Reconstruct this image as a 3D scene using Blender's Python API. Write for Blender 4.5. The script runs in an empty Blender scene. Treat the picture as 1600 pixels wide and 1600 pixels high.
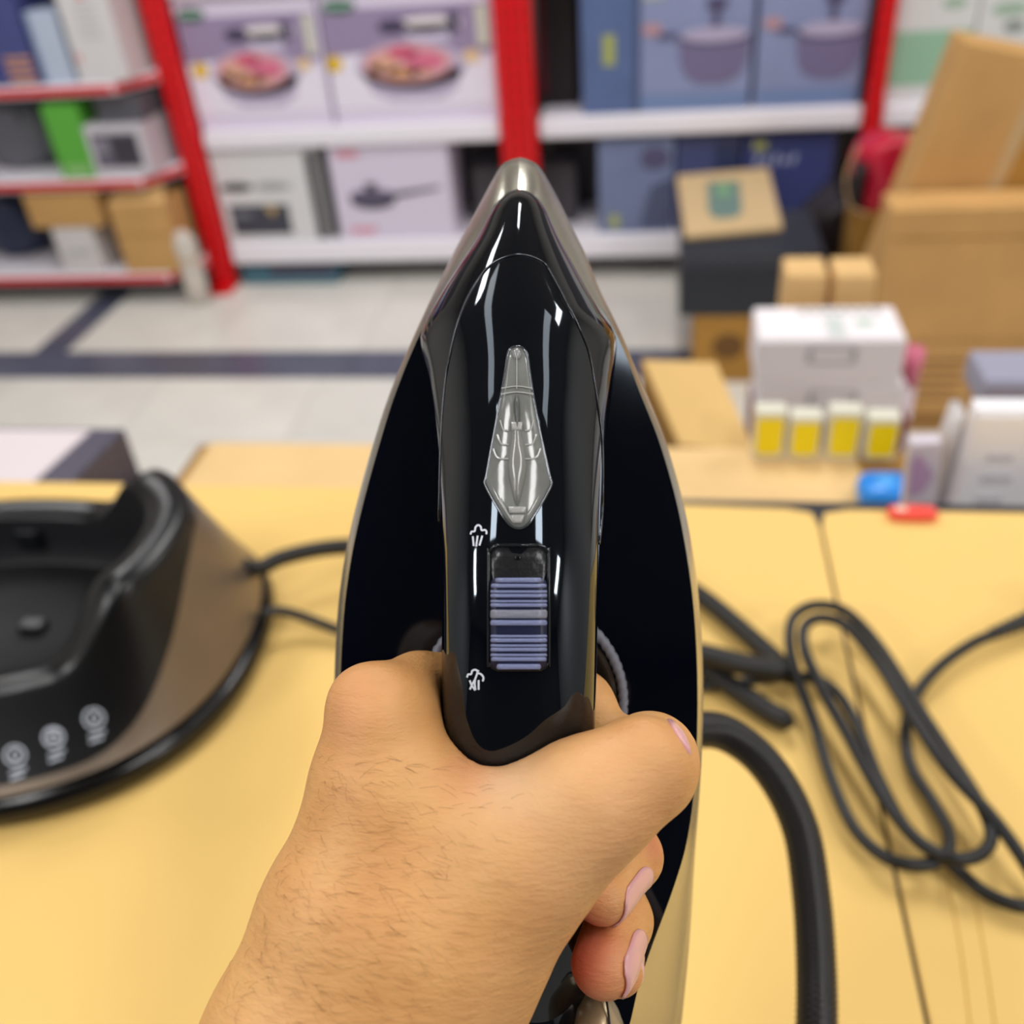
import bpy, bmesh, math, random
import numpy as np
from mathutils import Vector, Matrix, Euler
from mathutils.bvhtree import BVHTree
random.seed(7)
SC = bpy.context.scene
COL = SC.collection
R = math.radians

# ------------------------------------------------------------------ camera
F = 1500.0
CAMLOC = Vector((0, 0, 1.6))
CAMROT = (Matrix.Rotation(R(10.5), 3, 'Z') @ Matrix.Rotation(R(90 - 36), 3, 'X') @ Matrix.Rotation(R(-5), 3, 'Z'))
CAMMAT = Matrix.Translation(CAMLOC) @ CAMROT.to_4x4()
cd = bpy.data.cameras.new('camera'); cam = bpy.data.objects.new('camera', cd); COL.objects.link(cam)
cam.matrix_world = CAMMAT
cd.sensor_width = 36; cd.lens = 36 * F / 1600; cd.clip_start = 0.02; cd.clip_end = 50
cd.dof.use_dof = True; cd.dof.focus_distance = 0.27; cd.dof.aperture_fstop = 7.2
SC.camera = cam

# ------------------------------------------------------------------ world, lights, exposure
w = bpy.data.worlds.new('world'); SC.world = w; w.use_nodes = True
w.node_tree.nodes['Background'].inputs[0].default_value = (0.8, 0.86, 1, 1)
w.node_tree.nodes['Background'].inputs[1].default_value = 0.3
vs = SC.view_settings; vs.view_transform = 'Standard'; vs.look = 'None'; vs.gamma = 1; vs.use_curve_mapping = False
vs.exposure = -0.70
SC.cycles.use_denoising = True
def area(name, loc, sx, sy, power, col=(1, 0.97, 0.92), rot=(0, 0, 0)):
    l = bpy.data.lights.new(name, 'AREA'); l.shape = 'RECTANGLE'; l.size = sx; l.size_y = sy
    l.energy = power; l.color = col
    o = bpy.data.objects.new(name, l); o.location = loc; o.rotation_euler = rot; COL.objects.link(o); return o
for (x, y, p) in [(-2.7, -1.5, 76), (2.7, -1.5, 76), (-1.0, -0.4, 28), (1.0, -0.4, 28), (-1.5, 1.0, 7), (1.5, 1.0, 7), (-2.1, 2.35, 50), (0.0, 2.3, 52), (2.1, 2.35, 50)]:
    area('ceiling_light', (x, y, 3.12), 0.35, 1.2, p, (1, 0.985, 0.975))

# ------------------------------------------------------------------ pixel -> point on a real plane of the room
def ray(px, py): return CAMROT @ Vector(((px - 800) / F, -(py - 800) / F, -1))
def atz(px, py, z):
    d = ray(px, py); return CAMLOC + d * ((z - CAMLOC.z) / d.z)
def aty(px, py, y):
    d = ray(px, py); return CAMLOC + d * (y / d.y)

# ------------------------------------------------------------------ materials
def srgb(r, g, b):
    f = lambda c: (c / 255 / 12.92) if c / 255 <= 0.04045 else ((c / 255 + 0.055) / 1.055) ** 2.4
    return (f(r), f(g), f(b), 1)
MATS = {}
def mat(name, col, rough=0.5, metal=0.0, noise=0.0, nscale=20, bump=0.0, bscale=200, coat=0.0, spec=0.5, stretch=(1, 1, 1), trans=0.0, obj_random=0.0, emit=0, ior=None):
    if name in MATS: return MATS[name]
    m = bpy.data.materials.new(name); m.use_nodes = True; nt = m.node_tree; b = nt.nodes['Principled BSDF']
    c = srgb(*col) if max(col) > 1 else (*col, 1)
    b.inputs['Base Color'].default_value = c; b.inputs['Roughness'].default_value = rough; b.inputs['Metallic'].default_value = metal
    b.inputs['Coat Weight'].default_value = coat; b.inputs['Coat Roughness'].default_value = 0.03
    b.inputs['Specular IOR Level'].default_value = spec; b.inputs['Specular Tint'].default_value = (.72, .86, 1, 1) if name.startswith('gloss_') else (1, 1, 1, 1); b.inputs['Transmission Weight'].default_value = trans
    if ior: b.inputs['IOR'].default_value = ior
    tc = nt.nodes.new('ShaderNodeTexCoord'); mp = nt.nodes.new('ShaderNodeMapping'); mp.inputs['Scale'].default_value = stretch
    nt.links.new(tc.outputs['Object'], mp.inputs[0])
    if noise or obj_random:
        n = nt.nodes.new('ShaderNodeTexNoise'); n.inputs['Scale'].default_value = nscale; n.inputs['Detail'].default_value = 4
        nt.links.new(mp.outputs[0], n.inputs['Vector'])
        mr = nt.nodes.new('ShaderNodeMapRange'); mr.inputs['To Min'].default_value = 1 - noise; mr.inputs['To Max'].default_value = 1 + noise
        mr.inputs['From Min'].default_value = 0.3; mr.inputs['From Max'].default_value = 0.7
        nt.links.new(n.outputs['Fac'], mr.inputs['Value'])
        mx = nt.nodes.new('ShaderNodeVectorMath'); mx.operation = 'SCALE'; mx.inputs[0].default_value = c[:3]
        src = mr.outputs[0]
        if obj_random:
            oi = nt.nodes.new('ShaderNodeObjectInfo'); m2 = nt.nodes.new('ShaderNodeMapRange')
            m2.inputs['To Min'].default_value = 1 - obj_random; m2.inputs['To Max'].default_value = 1 + obj_random
            nt.links.new(oi.outputs['Random'], m2.inputs['Value'])
            mu = nt.nodes.new('ShaderNodeMath'); mu.operation = 'MULTIPLY'
            nt.links.new(mr.outputs[0], mu.inputs[0]); nt.links.new(m2.outputs[0], mu.inputs[1]); src = mu.outputs[0]
        nt.links.new(src, mx.inputs['Scale']); nt.links.new(mx.outputs[0], b.inputs['Base Color'])
    if bump:
        n = nt.nodes.new('ShaderNodeTexNoise'); n.inputs['Scale'].default_value = bscale; n.inputs['Detail'].default_value = 3
        nt.links.new(mp.outputs[0], n.inputs['Vector'])
        bp = nt.nodes.new('ShaderNodeBump'); bp.inputs['Strength'].default_value = bump; bp.inputs['Distance'].default_value = 0.002
        nt.links.new(n.outputs['Fac'], bp.inputs['Height']); nt.links.new(bp.outputs[0], b.inputs['Normal'])
    MATS[name] = m; return m

KRAFT = mat('kraft_yellow', (241, 201, 118), 0.75, noise=0.05, nscale=3, bump=0.15, bscale=90, stretch=(1, 0.15, 1))
CARTON = mat('carton_brown', (206, 160, 98), 0.8, noise=0.08, nscale=6, bump=0.1)
CARTON_L = mat('carton_light', (224, 184, 124), 0.8, noise=0.06, nscale=6, bump=0.1)
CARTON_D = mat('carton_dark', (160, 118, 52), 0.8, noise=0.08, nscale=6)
TAPE = mat('tape', (205, 175, 130), 0.25)
INK = mat('ink', (60, 45, 30), 0.7)
GLOSS = mat('gloss_black', (0.0016, 0.0024, 0.005), 0.05, coat=0.0, spec=0.75)
DECK = mat('gloss_navy', (0.0012, 0.002, 0.006), 0.08, spec=0.42)
BLACKP = mat('black_plastic', (22, 24, 30), 0.38, bump=0.05, bscale=900)
BLACKM = mat('black_matte', (30, 31, 35), 0.5, bump=0.08, bscale=1200)
SILVER = mat('champagne_silver', (196, 192, 178), 0.27, metal=0.85, bump=0.03, bscale=2500)
CHAMP = mat('champagne_bronze', (190, 168, 132), 0.3, metal=0.4, bump=0.05, bscale=2500)
DOCKB = mat('dock_bronze', (136, 122, 108), 0.36, metal=0.65, bump=0.08, bscale=1500)
STEEL = mat('steel', (190, 190, 195), 0.2, metal=1.0)
WHITE_INK = mat('white_print', (226, 234, 246), 0.5)
WHITE = mat('white_enamel', (246, 243, 252), 0.35)
REDM = mat('red_enamel', (222, 0, 14), 0.45, noise=0.06, nscale=30)
DARK = mat('dark_gap', (22, 22, 26), 0.7)
RUB = mat('rubber_black', (20, 21, 23), 0.42)

# ------------------------------------------------------------------ object helpers
def tag(o, label=None, cat=None, group=None, kind=None):
    if label: o['label'] = label
    if cat: o['category'] = cat
    if group: o['group'] = group
    if kind: o['kind'] = kind
    return o
def link(o, parent=None):
    COL.objects.link(o)
    if parent is not None: o.parent = parent
    return o
def empty(name, loc=(0, 0, 0), label=None, cat=None, group=None, rot=(0, 0, 0)):
    o = bpy.data.objects.new(name, None); o.location = loc; o.rotation_euler = rot; o.empty_display_size = 0.02
    COL.objects.link(o); return tag(o, label, cat, group)
def mesh(name, verts, faces, m, parent=None, smooth=False, bevel=0, bseg=2):
    me = bpy.data.meshes.new(name); me.from_pydata([tuple(v) for v in verts], [], [tuple(f) for f in faces]); me.update()
    me.materials.append(m)
    if smooth: me.polygons.foreach_set('use_smooth', [True] * len(me.polygons))
    o = link(bpy.data.objects.new(name, me), parent)
    if bevel:
        b = o.modifiers.new('b', 'BEVEL'); b.width = bevel; b.segments = bseg; b.limit_method = 'ANGLE'; b.harden_normals = False
    return o
BF = [(0, 3, 2, 1), (4, 5, 6, 7), (0, 1, 5, 4), (1, 2, 6, 5), (2, 3, 7, 6), (3, 0, 4, 7)]
def boxv(x0, x1, y0, y1, z0, z1):
    return [(x0, y0, z0), (x1, y0, z0), (x1, y1, z0), (x0, y1, z0), (x0, y0, z1), (x1, y0, z1), (x1, y1, z1), (x0, y1, z1)]
def box(name, b, m, parent=None, bevel=0.002):
    return mesh(name, boxv(*b), BF, m, parent, bevel=bevel)
def loft(name, rings, m, parent=None, closed=True, cap0=True, cap1=True, smooth=True):
    n = len(rings[0]); V = [p for r in rings for p in r]; Fs = []
    for i in range(len(rings) - 1):
        for j in range(n if closed else n - 1):
            a = i * n + j; b = i * n + (j + 1) % n
            Fs.append((a, b, b + n, a + n))
    if cap0: Fs.append(tuple(range(n - 1, -1, -1)))
    if cap1: Fs.append(tuple((len(rings) - 1) * n + k for k in range(n)))
    o = mesh(name, V, Fs, m, parent, smooth)
    bm = bmesh.new(); bm.from_mesh(o.data); bmesh.ops.recalc_face_normals(bm, faces=bm.faces); bm.to_mesh(o.data); bm.free()
    if smooth: o.data.polygons.foreach_set('use_smooth', [True] * len(o.data.polygons))
    return o
def crv(pts, k=8):
    """Catmull-Rom resample"""
    P = [Vector(p) for p in pts]; P = [P[0] * 2 - P[1]] + P + [P[-1] * 2 - P[-2]]; out = []
    for i in range(1, len(P) - 2):
        for s in range(k):
            t = s / k
            out.append(0.5 * ((2 * P[i]) + (P[i + 1] - P[i - 1]) * t + (2 * P[i - 1] - 5 * P[i] + 4 * P[i + 1] - P[i + 2]) * t * t + (3 * P[i] - P[i - 1] - 3 * P[i + 1] + P[i + 2]) * t ** 3))
    out.append(P[-2]); return out
def tube(name, pts, r, m, parent=None, n=10, k=8, prof=None, closed=False):
    P = crv(pts, k) if k else [Vector(p) for p in pts]
    rings = []; up = None
    for i, p in enumerate(P):
        t = (P[min(i + 1, len(P) - 1)] - P[max(i - 1, 0)])
        if t.length < 1e-9: t = Vector((0, 0, 1))
        t.normalize()
        if up is None:
            up = t.orthogonal().normalized()
        up = (up - t * up.dot(t)).normalized(); s = t.cross(up)
        rr = r(i / (len(P) - 1), i) if callable(r) else r
        rings.append([p + (up * math.cos(a) + s * math.sin(a)) * rr for a in [2 * math.pi * q / n for q in range(n)]])
    return loft(name, rings, m, parent)
def decal(name, pts, m, parent, thick=0.0008, nrm=Vector((0, -1, 0))):
    """thin printed patch: pts are 3D corner points on a face; gets a small thickness along nrm"""
    n = len(pts); nrm = Vector(nrm)
    V = [Vector(p) + nrm * 0.0004 for p in pts] + [Vector(p) + nrm * (0.0004 + thick) for p in pts]
    Fs = [tuple(range(n)), tuple(range(2 * n - 1, n - 1, -1))] + [(i, i + n, (i + 1) % n + n, (i + 1) % n) for i in range(n)]
    o = mesh(name, V, Fs, m, parent)
    bm = bmesh.new(); bm.from_mesh(o.data); bmesh.ops.recalc_face_normals(bm, faces=bm.faces); bm.to_mesh(o.data); bm.free()
    return o
def ell(cx, cy, rx, ry, n=24, a0=0, a1=360):
    full = abs(a1 - a0) >= 360
    return [(cx + rx * math.cos(R(a0 + (a1 - a0) * i / (n if full else n - 1))), cy + ry * math.sin(R(a0 + (a1 - a0) * i / (n if full else n - 1)))) for i in range(n)]

# ================================================================== THE ROOM
def struct(o): o['kind'] = 'structure'; return o
X0, X1, Y0, Y1, ZC = -4.2, 3.6, -3.2, 4.6, 3.2
floor = struct(box('floor', (X0, X1, Y0, Y1, -0.06, -0.012), mat('grout', (150, 146, 138), 0.8), bevel=0))
MARBLE = mat('marble_tile', (232, 230, 222), 0.32, noise=0.08, nscale=3.0, obj_random=0.045)
BANDM = mat('dark_tile', (88, 92, 112), 0.3, noise=0.12, nscale=5.0, obj_random=0.05)
tile_cache = {}
def tile(x0, x1, y0, y1, m):
    key = (round(x1 - x0, 3), round(y1 - y0, 3), m.name)
    if key not in tile_cache:
        o = box('tile', (0.0015, x1 - x0 - 0.0015, 0.0015, y1 - y0 - 0.0015, -0.012, 0.0), m, floor, bevel=0); tile_cache[key] = o.data
    else:
        o = link(bpy.data.objects.new('tile', tile_cache[key]), floor)
    o.location = (x0, y0, random.uniform(-0.0006, 0.0))
ty = [0.84, 1.26, 1.68, 2.10, 2.53, 2.955]
tx = [-4.2 + 0.6 * i for i in range(13)] + [3.6]
for yi in range(len(ty) - 1):
    for xi in range(2, 13): tile(tx[xi], tx[xi + 1], ty[yi], ty[yi + 1], MARBLE)
for xi in range(2, 12): tile(tx[xi] + 0.2, tx[xi + 1] + 0.2, 2.955, 3.17, BANDM)
for (a, b) in ((3.17, 3.64), (3.64, 4.11)):
    for x in (-3.66, -3.06): tile(x, x + 0.6, a, b, MARBLE)
    tile(-2.46, -2.32, a, b, BANDM)
    for i in range(9): tile(-2.32 + i * 0.6, -1.72 + i * 0.6, a, b, MARBLE)
WALLM = mat('wall_paint', (205, 200, 192), 0.8)
struct(box('wall_back', (X0, X1, Y1, Y1 + 0.1, -0.012, ZC), WALLM, bevel=0))
struct(box('wall_left', (X0 - 0.1, X0, Y0, Y1, -0.012, ZC), WALLM, bevel=0))
struct(box('wall_right', (X1, X1 + 0.1, Y0, Y1, -0.012, ZC), WALLM, bevel=0))
struct(box('wall_rear', (X0, X1, Y0 - 0.1, Y0, -0.012, ZC), mat('wall_dark', (70, 66, 62), 0.8), bevel=0))
struct(box('ceiling', (X0, X1, Y0, Y1, ZC, ZC + 0.08), mat('ceiling_paint', (140, 137, 133), 0.85), bevel=0))

# ================================================================== SHELVING
YS = 3.79
def unit(name, label, x0, x1, yf, boards, mlip, chamfer=False, depth=0.42):
    root = empty(name, (x0, yf, 0), label, 'shelf unit')
    for z0, z1 in boards:
        v = boxv(0, x1 - x0, 0, depth, z0, z1)
        if chamfer:
            w_ = x1 - x0
            v = [(0, 0, z0), (w_ - 0.1, 0, z0), (w_, 0.17, z0), (w_, depth, z0), (0, depth, z0), (0, 0, z1), (w_ - 0.1, 0, z1), (w_, 0.17, z1), (w_, depth, z1), (0, depth, z1)]
            fs = [(4, 3, 2, 1, 0), (5, 6, 7, 8, 9)] + [(i, (i + 1) % 5, (i + 1) % 5 + 5, i + 5) for i in range(5)]
            o = mesh('shelf_board', v, fs, WHITE, root, bevel=0.006)
            zz = (z0 + z1) / 2
            mesh('price_strip', boxv(0.0, w_ - 0.105, -0.004, -0.0005, zz - 0.014, zz + 0.012), BF, mlip, root)
            mesh('price_strip', [(w_ - 0.1 + dx * 0.1 + 0.004 * q, dx * 0.17 - 0.002 * q - 0.0005, zc) for dx in (0.02, 0.98) for q in (0, 1) for zc in (zz - 0.014, zz + 0.012)],
                 [(0, 1, 3, 2), (4, 6, 7, 5), (0, 4, 5, 1), (2, 3, 7, 6), (0, 2, 6, 4), (1, 5, 7, 3)], mlip, root)
        else:
            mesh('shelf_board', v, BF, WHITE, root, bevel=0.012)
    mesh('back_panel', boxv(0, x1 - x0, depth, depth + 0.02, 0.02, 1.9), BF, mat('panel_grey', (96, 94, 98), 0.6), root)
    mesh('kick_panel', boxv(0, x1 - x0, 0.16, 0.18, 0.0, boards[0][0]), BF, DARK, root)
    return root
BO = [(0.10, 0.195), (0.578, 0.655), (1.13, 1.2)]
unit('shelf_unit', 'white steel shelf unit between the leaning-looking left red post and the middle red post', -1.83, -0.62, YS, BO, REDM)
unit('shelf_unit', 'white steel shelf unit with blue-grey pot boxes, right of the middle red post', -0.47, 0.715, YS, BO, REDM)
unit('shelf_unit', 'white steel shelf unit at the far right, mostly behind brown cartons', 0.785, 1.95, YS, BO, REDM)
unit('shelf_unit', 'shelf unit at far left with red price strips along its white boards', -3.3, -1.935, YS - 0.2, [(0.105, 0.15), (0.50, 0.545), (0.85, 0.895), (1.3, 1.34)], REDM, chamfer=True, depth=0.5)
def post(x0, x1, label, n, z0=0.0):
    root = empty('shelf_post', ((x0 + x1) / 2, YS, 0), label, 'post')
    w_ = (x1 - x0) / n
    for i in range(n):
        a = -(x1 - x0) / 2 + i * w_
        mesh('upright', boxv(a + 0.001, a + w_ - 0.001, -0.03, 0.03, z0, 1.95), BF, REDM, root, bevel=0.006)
        slots = []; fs = []
        for k in range(34):
            z = 0.08 + k * 0.052; b = len(slots)
            slots += boxv(a + w_ * 0.42, a + w_ * 0.58, -0.0315, -0.0295, z, z + 0.02); fs += [tuple(b + q for q in f) for f in BF]
        s = mesh('slot_row', slots, fs, mat('slot_dark', (96, 4, 12), 0.6), root); s['kind'] = 'stuff'
    mesh('foot', boxv(-(x1 - x0) / 2, (x1 - x0) / 2, -0.09, 0.03, 0.0, 0.022), BF, REDM, root, bevel=0.005)
post(-1.93, -1.84, 'red slotted steel post at left, running down to the floor tiles', 1)
post(-0.615, -0.475, 'wide red double post in the middle, right behind the nose of the iron', 2)
post(0.72, 0.778, 'narrow red steel post on the right, beside the tilted brown carton', 1)

def pbox(name, label, cat, px, yf, depth, m, z0=None, group=None, taped=False, z1=None, bevel=0.004, lid=False, x1=None, xmin=-99, xmax=99):
    """a box whose front face stands on the plane y = yf; px = (left, top, right, bottom) of that face in the photograph"""
    cx, cy = (px[0] + px[2]) / 2, (px[1] + px[3]) / 2
    xa = aty(px[0], cy, yf).x; xb = aty(px[2], cy, yf).x if x1 is None else x1
    xa = max(xa, xmin); xb = min(xb, xmax)
    zt = aty(cx, px[1], yf).z if z1 is None else z1
    zb = aty(cx, px[3], yf).z if z0 is None else z0
    root = empty(name, ((xa + xb) / 2, yf, zb), label, cat, group)
    w2 = (xb - xa) / 2; h = zt - zb
    mesh('body', boxv(-w2, w2, 0, depth, 0, h), BF, m, root, bevel=bevel)
    if lid:
        mesh('lid_flap', boxv(-w2 * 0.97, w2 * 0.97, 0.004, depth * 0.97, h, h + 0.0025), BF, m, root, bevel=0.001)
    if taped:
        mesh('tape_strip', [(-0.025, -0.0015, h * 0.72), (0.025, -0.0015, h * 0.72), (0.025, -0.0015, h + 0.0015), (-0.025, -0.0015, h + 0.0015), (-0.025, depth, h + 0.0015), (0.025, depth, h + 0.0015),
                            (-0.025, 0.0, h * 0.72), (0.025, 0, h * 0.72), (0.025, 0.0, h + 0.0003), (-0.025, 0.0, h + 0.0003), (-0.025, depth, h + 0.0003), (0.025, depth, h + 0.0003)],
             [(0, 1, 2, 3), (3, 2, 5, 4), (6, 9, 8, 7), (9, 10, 11, 8), (0, 3, 9, 6), (3, 4, 10, 9), (1, 7, 8, 2), (2, 8, 11, 5), (0, 6, 7, 1), (4, 5, 11, 10)], TAPE, root)
    root['w2'] = w2; root['hh'] = h
    return root
def fd(root, name, uv, m, lift=0):
    """print on the front face; uv = list of (u,v), 0..1 across the face"""
    w2, h = root['w2'], root['hh']
    return decal(name, [(-w2 + 2 * w2 * min(max(u, 0.005), 0.995), -0.0003 - lift * 0.0012, h * min(max(v, 0.005), 0.995)) for u, v in uv], m, root)
def rc(u0, v0, u1, v1): return [(u0, v0), (u1, v0), (u1, v1), (u0, v1)]

LILAC = mat('lilac_print', (232, 222, 244), 0.4); LILAC_D = mat('lilac_dark_print', (158, 142, 176), 0.4)
PINKP = mat('pink_print', (226, 120, 150), 0.4); PEACH = mat('peach_print', (232, 176, 150), 0.4); YELP = mat('yellow_print', (238, 196, 40), 0.4)
GREENP = mat('green_print', (44, 84, 70), 0.4); PLUM = mat('plum_print', (74, 66, 96), 0.4); CREAM = mat('cream_print', (240, 232, 236), 0.4)
POTW = mat('pot_side_print', (196, 184, 212), 0.4); VEG = mat('veg_print', (206, 150, 110), 0.4)
def casserole_box(label, px):
    b = pbox('cookware_box', label, 'box', px, YS + 0.03, 0.33, LILAC, z0=0.6555, group='lilac casserole boxes on the shelf', z1=1.125, lid=True, xmin=-1.834, xmax=-.618)
    fd(b, 'picture_table', rc(0.0, 0.50, 0.98, 0.86), LILAC_D)
    fd(b, 'picture_cloth', [(0, .12), (.98, .12), (.98, .45), (.6, .56), (0, .52)], mat('cloth_print', (242, 236, 252), 0.4), 1)
    fd(b, 'pot_picture', ell(.50, .43, .33, .18) , POTW, 2)
    fd(b, 'pot_picture', [(.2, .40), (.8, .40), (.76, .24), (.66, .17), (.36, .17), (.25, .24)], POTW, 2)
    fd(b, 'food_picture', ell(.48, .45, .27, .145), mat('soup_print', (222, 168, 178), 0.4), 3)
    for (u, v, a, c, mm) in ((.34, .44, .09, .07, PEACH), (.44, .38, .1, .05, VEG), (.58, .46, .12, .07, PINKP), (.46, .53, .09, .045, mat('rose_print', (216, 92, 124), .4)), (.29, .41, .04, .04, VEG), (.55, .38, .07, .035, PEACH)):
        fd(b, 'food_picture', ell(u, v, a, c, 14), mm, 4)
    fd(b, 'lid_picture', ell(.62, .72, .2, .06), CREAM, 2); fd(b, 'lid_picture', rc(.5, .6, .74, .72), mat('pan_print', (214, 206, 232), .4), 2)
    fd(b, 'handle_picture', ell(.42, .72, .09, .05, 14), PLUM, 3); fd(b, 'handle_picture', rc(.74, .66, .8, .80), PLUM, 3)
    fd(b, 'yellow_pepper_picture', ell(.04 if px[0] > 300 else .1, .47, .055, .06, 14), YELP, 4)
    fd(b, 'lemon_picture', ell(.86, .48, .05, .05, 14), mat('lemon_print', (240, 206, 160), .4), 4)
    fd(b, 'green_badge', ell(.12, .88, .1, .05, 20), GREENP, 3); fd(b, 'green_badge_band', rc(.04, .865, .2, .895), mat('badge_band', (150, 190, 170), .4), 4)
    fd(b, 'side_label', rc(.9, .55, .97, .84), mat('side_label', (214, 214, 200), .4), 4)
    return b
casserole_box('lilac casserole box on the upper shelf, next to the left red post', (262, -30, 503, 195))
casserole_box('lilac casserole box on the upper shelf, next to the middle red post', (508, -30, 776, 190))
BLUEG = mat('bluegrey_print', (142, 152, 192), 0.4, noise=.06, nscale=6); BLUED = mat('bluegrey_side', (92, 112, 158), 0.4, noise=.08, nscale=8)
def pot_box(label, px, side):
    b = pbox('pot_box', label, 'box', px, YS + 0.03, 0.3, BLUEG, z0=0.6555, z1=1.125, group='blue-grey pot boxes on the shelf', lid=True)
    o = 0.0
    if side: 
        fd(b, 'side_panel', rc(0, 0.0, .32, 1), BLUED, 1); fd(b, 'yellow_mark', rc(.13, .36, .2, .58), mat('olive_yellow', (172, 178, 100), .4), 2)
        fd(b, 'panel_edge', rc(.31, 0, .35, 1), mat('edge_blue', (70, 86, 122), .4), 2); o = .33
    s = 1 - o
    U = lambda u: o + s * u
    P1 = mat('pot_dark_print', (86, 82, 116), .4); P2 = mat('pot_mid_print', (122, 114, 152), .4)
    fd(b, 'lower_band', rc(U(.03), .02, U(1), .13), mat('band_blue', (118, 140, 184), .4), 1)
    fd(b, 'pot_picture', [(U(.36), .52), (U(.98), .52), (U(.96), .36), (U(.9), .25), (U(.78), .2), (U(.56), .2), (U(.44), .25), (U(.38), .36)], P2, 2)
    fd(b, 'pot_picture', ell(U(.67), .52, s * .31, .055), P1, 3)
    fd(b, 'lid_picture', ell(U(.67), .545, s * .29, .055), mat('pot_lid_print', (184, 176, 206), .4), 4)
    fd(b, 'handle_picture', ell(U(.27), .55, s * .1, .02, 12), P1, 4)
    fd(b, 'knob_picture', [(U(.64), .6), (U(.72), .6), (U(.70), .7), (U(.77), .74), (U(.75), .8), (U(.61), .8), (U(.59), .74), (U(.66), .7)], P1, 5)
    fd(b, 'food_picture', ell(U(.13), .6, s * .09, .045, 14), mat('blush_print', (190, 150, 160), .4), 2)
    fd(b, 'caption_block', rc(U(.04), .8, U(.24), .97), mat('caption_grey', (176, 184, 190), .4), 2)
    return b
pot_box('blue-grey pot box on the upper shelf with a darker side panel at its left', (908, -40, 1176, 178), True)
pot_box('blue-grey pot box on the upper shelf touching the right red post', (1184, -40, 1352, 172), False)
b = pbox('black_box', 'black box standing deep on the upper shelf, just right of the middle red post', 'box', (838, -30, 900, 120), YS + 0.18, 0.2, mat('black_card', (26, 20, 24), .5), z0=.6555, z1=1.1)
fd(b, 'maroon_stripe', rc(.02, .1, .2, .9), mat('maroon', (90, 14, 34), .4))

# lower shelf of the left bay
b = pbox('appliance_box', 'light grey box with a black print block, lower shelf beside the left red post', 'box', (332, 236, 505, 405), YS + 0.02, 0.3, mat('lightgrey_card', (224, 224, 226), .45), z0=.196, lid=True, xmin=-1.834)
fd(b, 'dark_picture', rc(.08, .08, .66, .42), mat('slate_print', (66, 68, 80), .4)); fd(b, 'tan_mark', [(.42, .40), (.56, .40), (.5, .28)], mat('tan_print', (190, 160, 110), .4), 1)
fd(b, 'dark_picture', ell(.2, .62, .16, .05), mat('black_print', (50, 48, 50), .4)); fd(b, 'grey_picture', ell(.55, .62, .18, .05, 20), mat('midgrey_print', (170, 172, 172), .4))
fd(b, 'white_caption', rc(.1, .28, .3, .34), mat('caption_slate', (120, 122, 134), .4), 1)
fd(b, 'black_spine', rc(.9, .02, .99, .98), mat('black_print', (50, 48, 50), .4))
b = pbox('dark_box', 'narrow black box wedged between the grey box and the pan box, lower shelf', 'box', (510, 238, 518, 385), YS + 0.05, 0.3, mat('black_card', (26, 20, 24), .5), z0=.196, lid=True)
b = pbox('pan_box', 'pale lilac box printed with a dark saucepan, on the lower shelf', 'box', (522, 226, 706, 388), YS + 0.025, 0.25, mat('pale_lilac', (222, 214, 234), .45), z0=.196, lid=True)
PD = mat('pan_dark_print', (64, 58, 78), .4)
fd(b, 'pan_picture', ell(.33, .46, .2, .085), mat('pan_mid_print', (106, 98, 124), .4)); fd(b, 'pan_picture', ell(.33, .42, .19, .09), PD, 1)
fd(b, 'pan_lid_picture', ell(.33, .47, .17, .05), mat('pan_mid_print', (106, 98, 124), .4), 2)
fd(b, 'pan_handle_picture', [(.5, .44), (.9, .53), (.92, .56), (.5, .5)], PD, 2); fd(b, 'knob_picture', [(.3, .5), (.36, .5), (.38, .61), (.28, .61)], PD, 3)
fd(b, 'pink_mark', rc(.08, .88, .26, .96), mat('faint_pink', (226, 150, 170), .4)); fd(b, 'pink_mark', rc(.1, .06, .32, .13), mat('faint_pink', (226, 150, 170), .4))
b = pbox('grey_box', 'dark grey box on the lower shelf, half hidden behind the nose of the iron', 'box', (740, 262, 900, 345), YS + 0.16, 0.22, mat('darkgrey_card', (74, 72, 78), .5), z0=.196, lid=True)
b = pbox('pot_box', 'blue-grey box alone on the lower shelf, left of the stack with the wooden board', 'box', (935, 218, 1052, 368), YS + 0.03, 0.28, mat('bluegrey2_print', (118, 130, 166), .4, noise=.06, nscale=6), z0=.196, lid=True)
fd(b, 'picture', ell(.75, .8, .2, .12), mat('pot_dark_print', (86, 82, 116), .4)); fd(b, 'yellow_mark', rc(.15, .06, .28, .2), mat('olive_yellow', (172, 178, 100), .4))
fd(b, 'picture', [(.55, .05), (.98, .05), (.98, .6), (.7, .5)], mat('slate2', (84, 90, 122), .4))
b = pbox('navy_box', 'navy box on the lower shelf behind the wooden board', 'box', (1056, 214, 1155, 330), YS + 0.04, 0.28, mat('navy_card', (70, 78, 122), .45), z0=.196, lid=True)
fd(b, 'dark_picture', rc(.6, .1, .98, .95), mat('navy_dark', (50, 60, 96), .4))
b = pbox('navy_box', 'navy box with white script on the lower shelf, nearest the red bag', 'box', (1160, 212, 1300, 330), YS + 0.04, 0.28, mat('navy2_card', (62, 70, 124), .45), z0=.196, lid=True)
SCR = mat('script_print', (170, 176, 206), .4)
for i in range(5): fd(b, 'script_stroke', [(.12 + i * .1, .72), (.16 + i * .1, .70), (.2 + i * .1, .80 - .03 * (i % 2)), (.16 + i * .1, .82 - .03 * (i % 2))], SCR)
fd(b, 'yellow_mark', rc(.1, .86, .25, .95), mat('olive_yellow', (172, 178, 100), .4))
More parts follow.
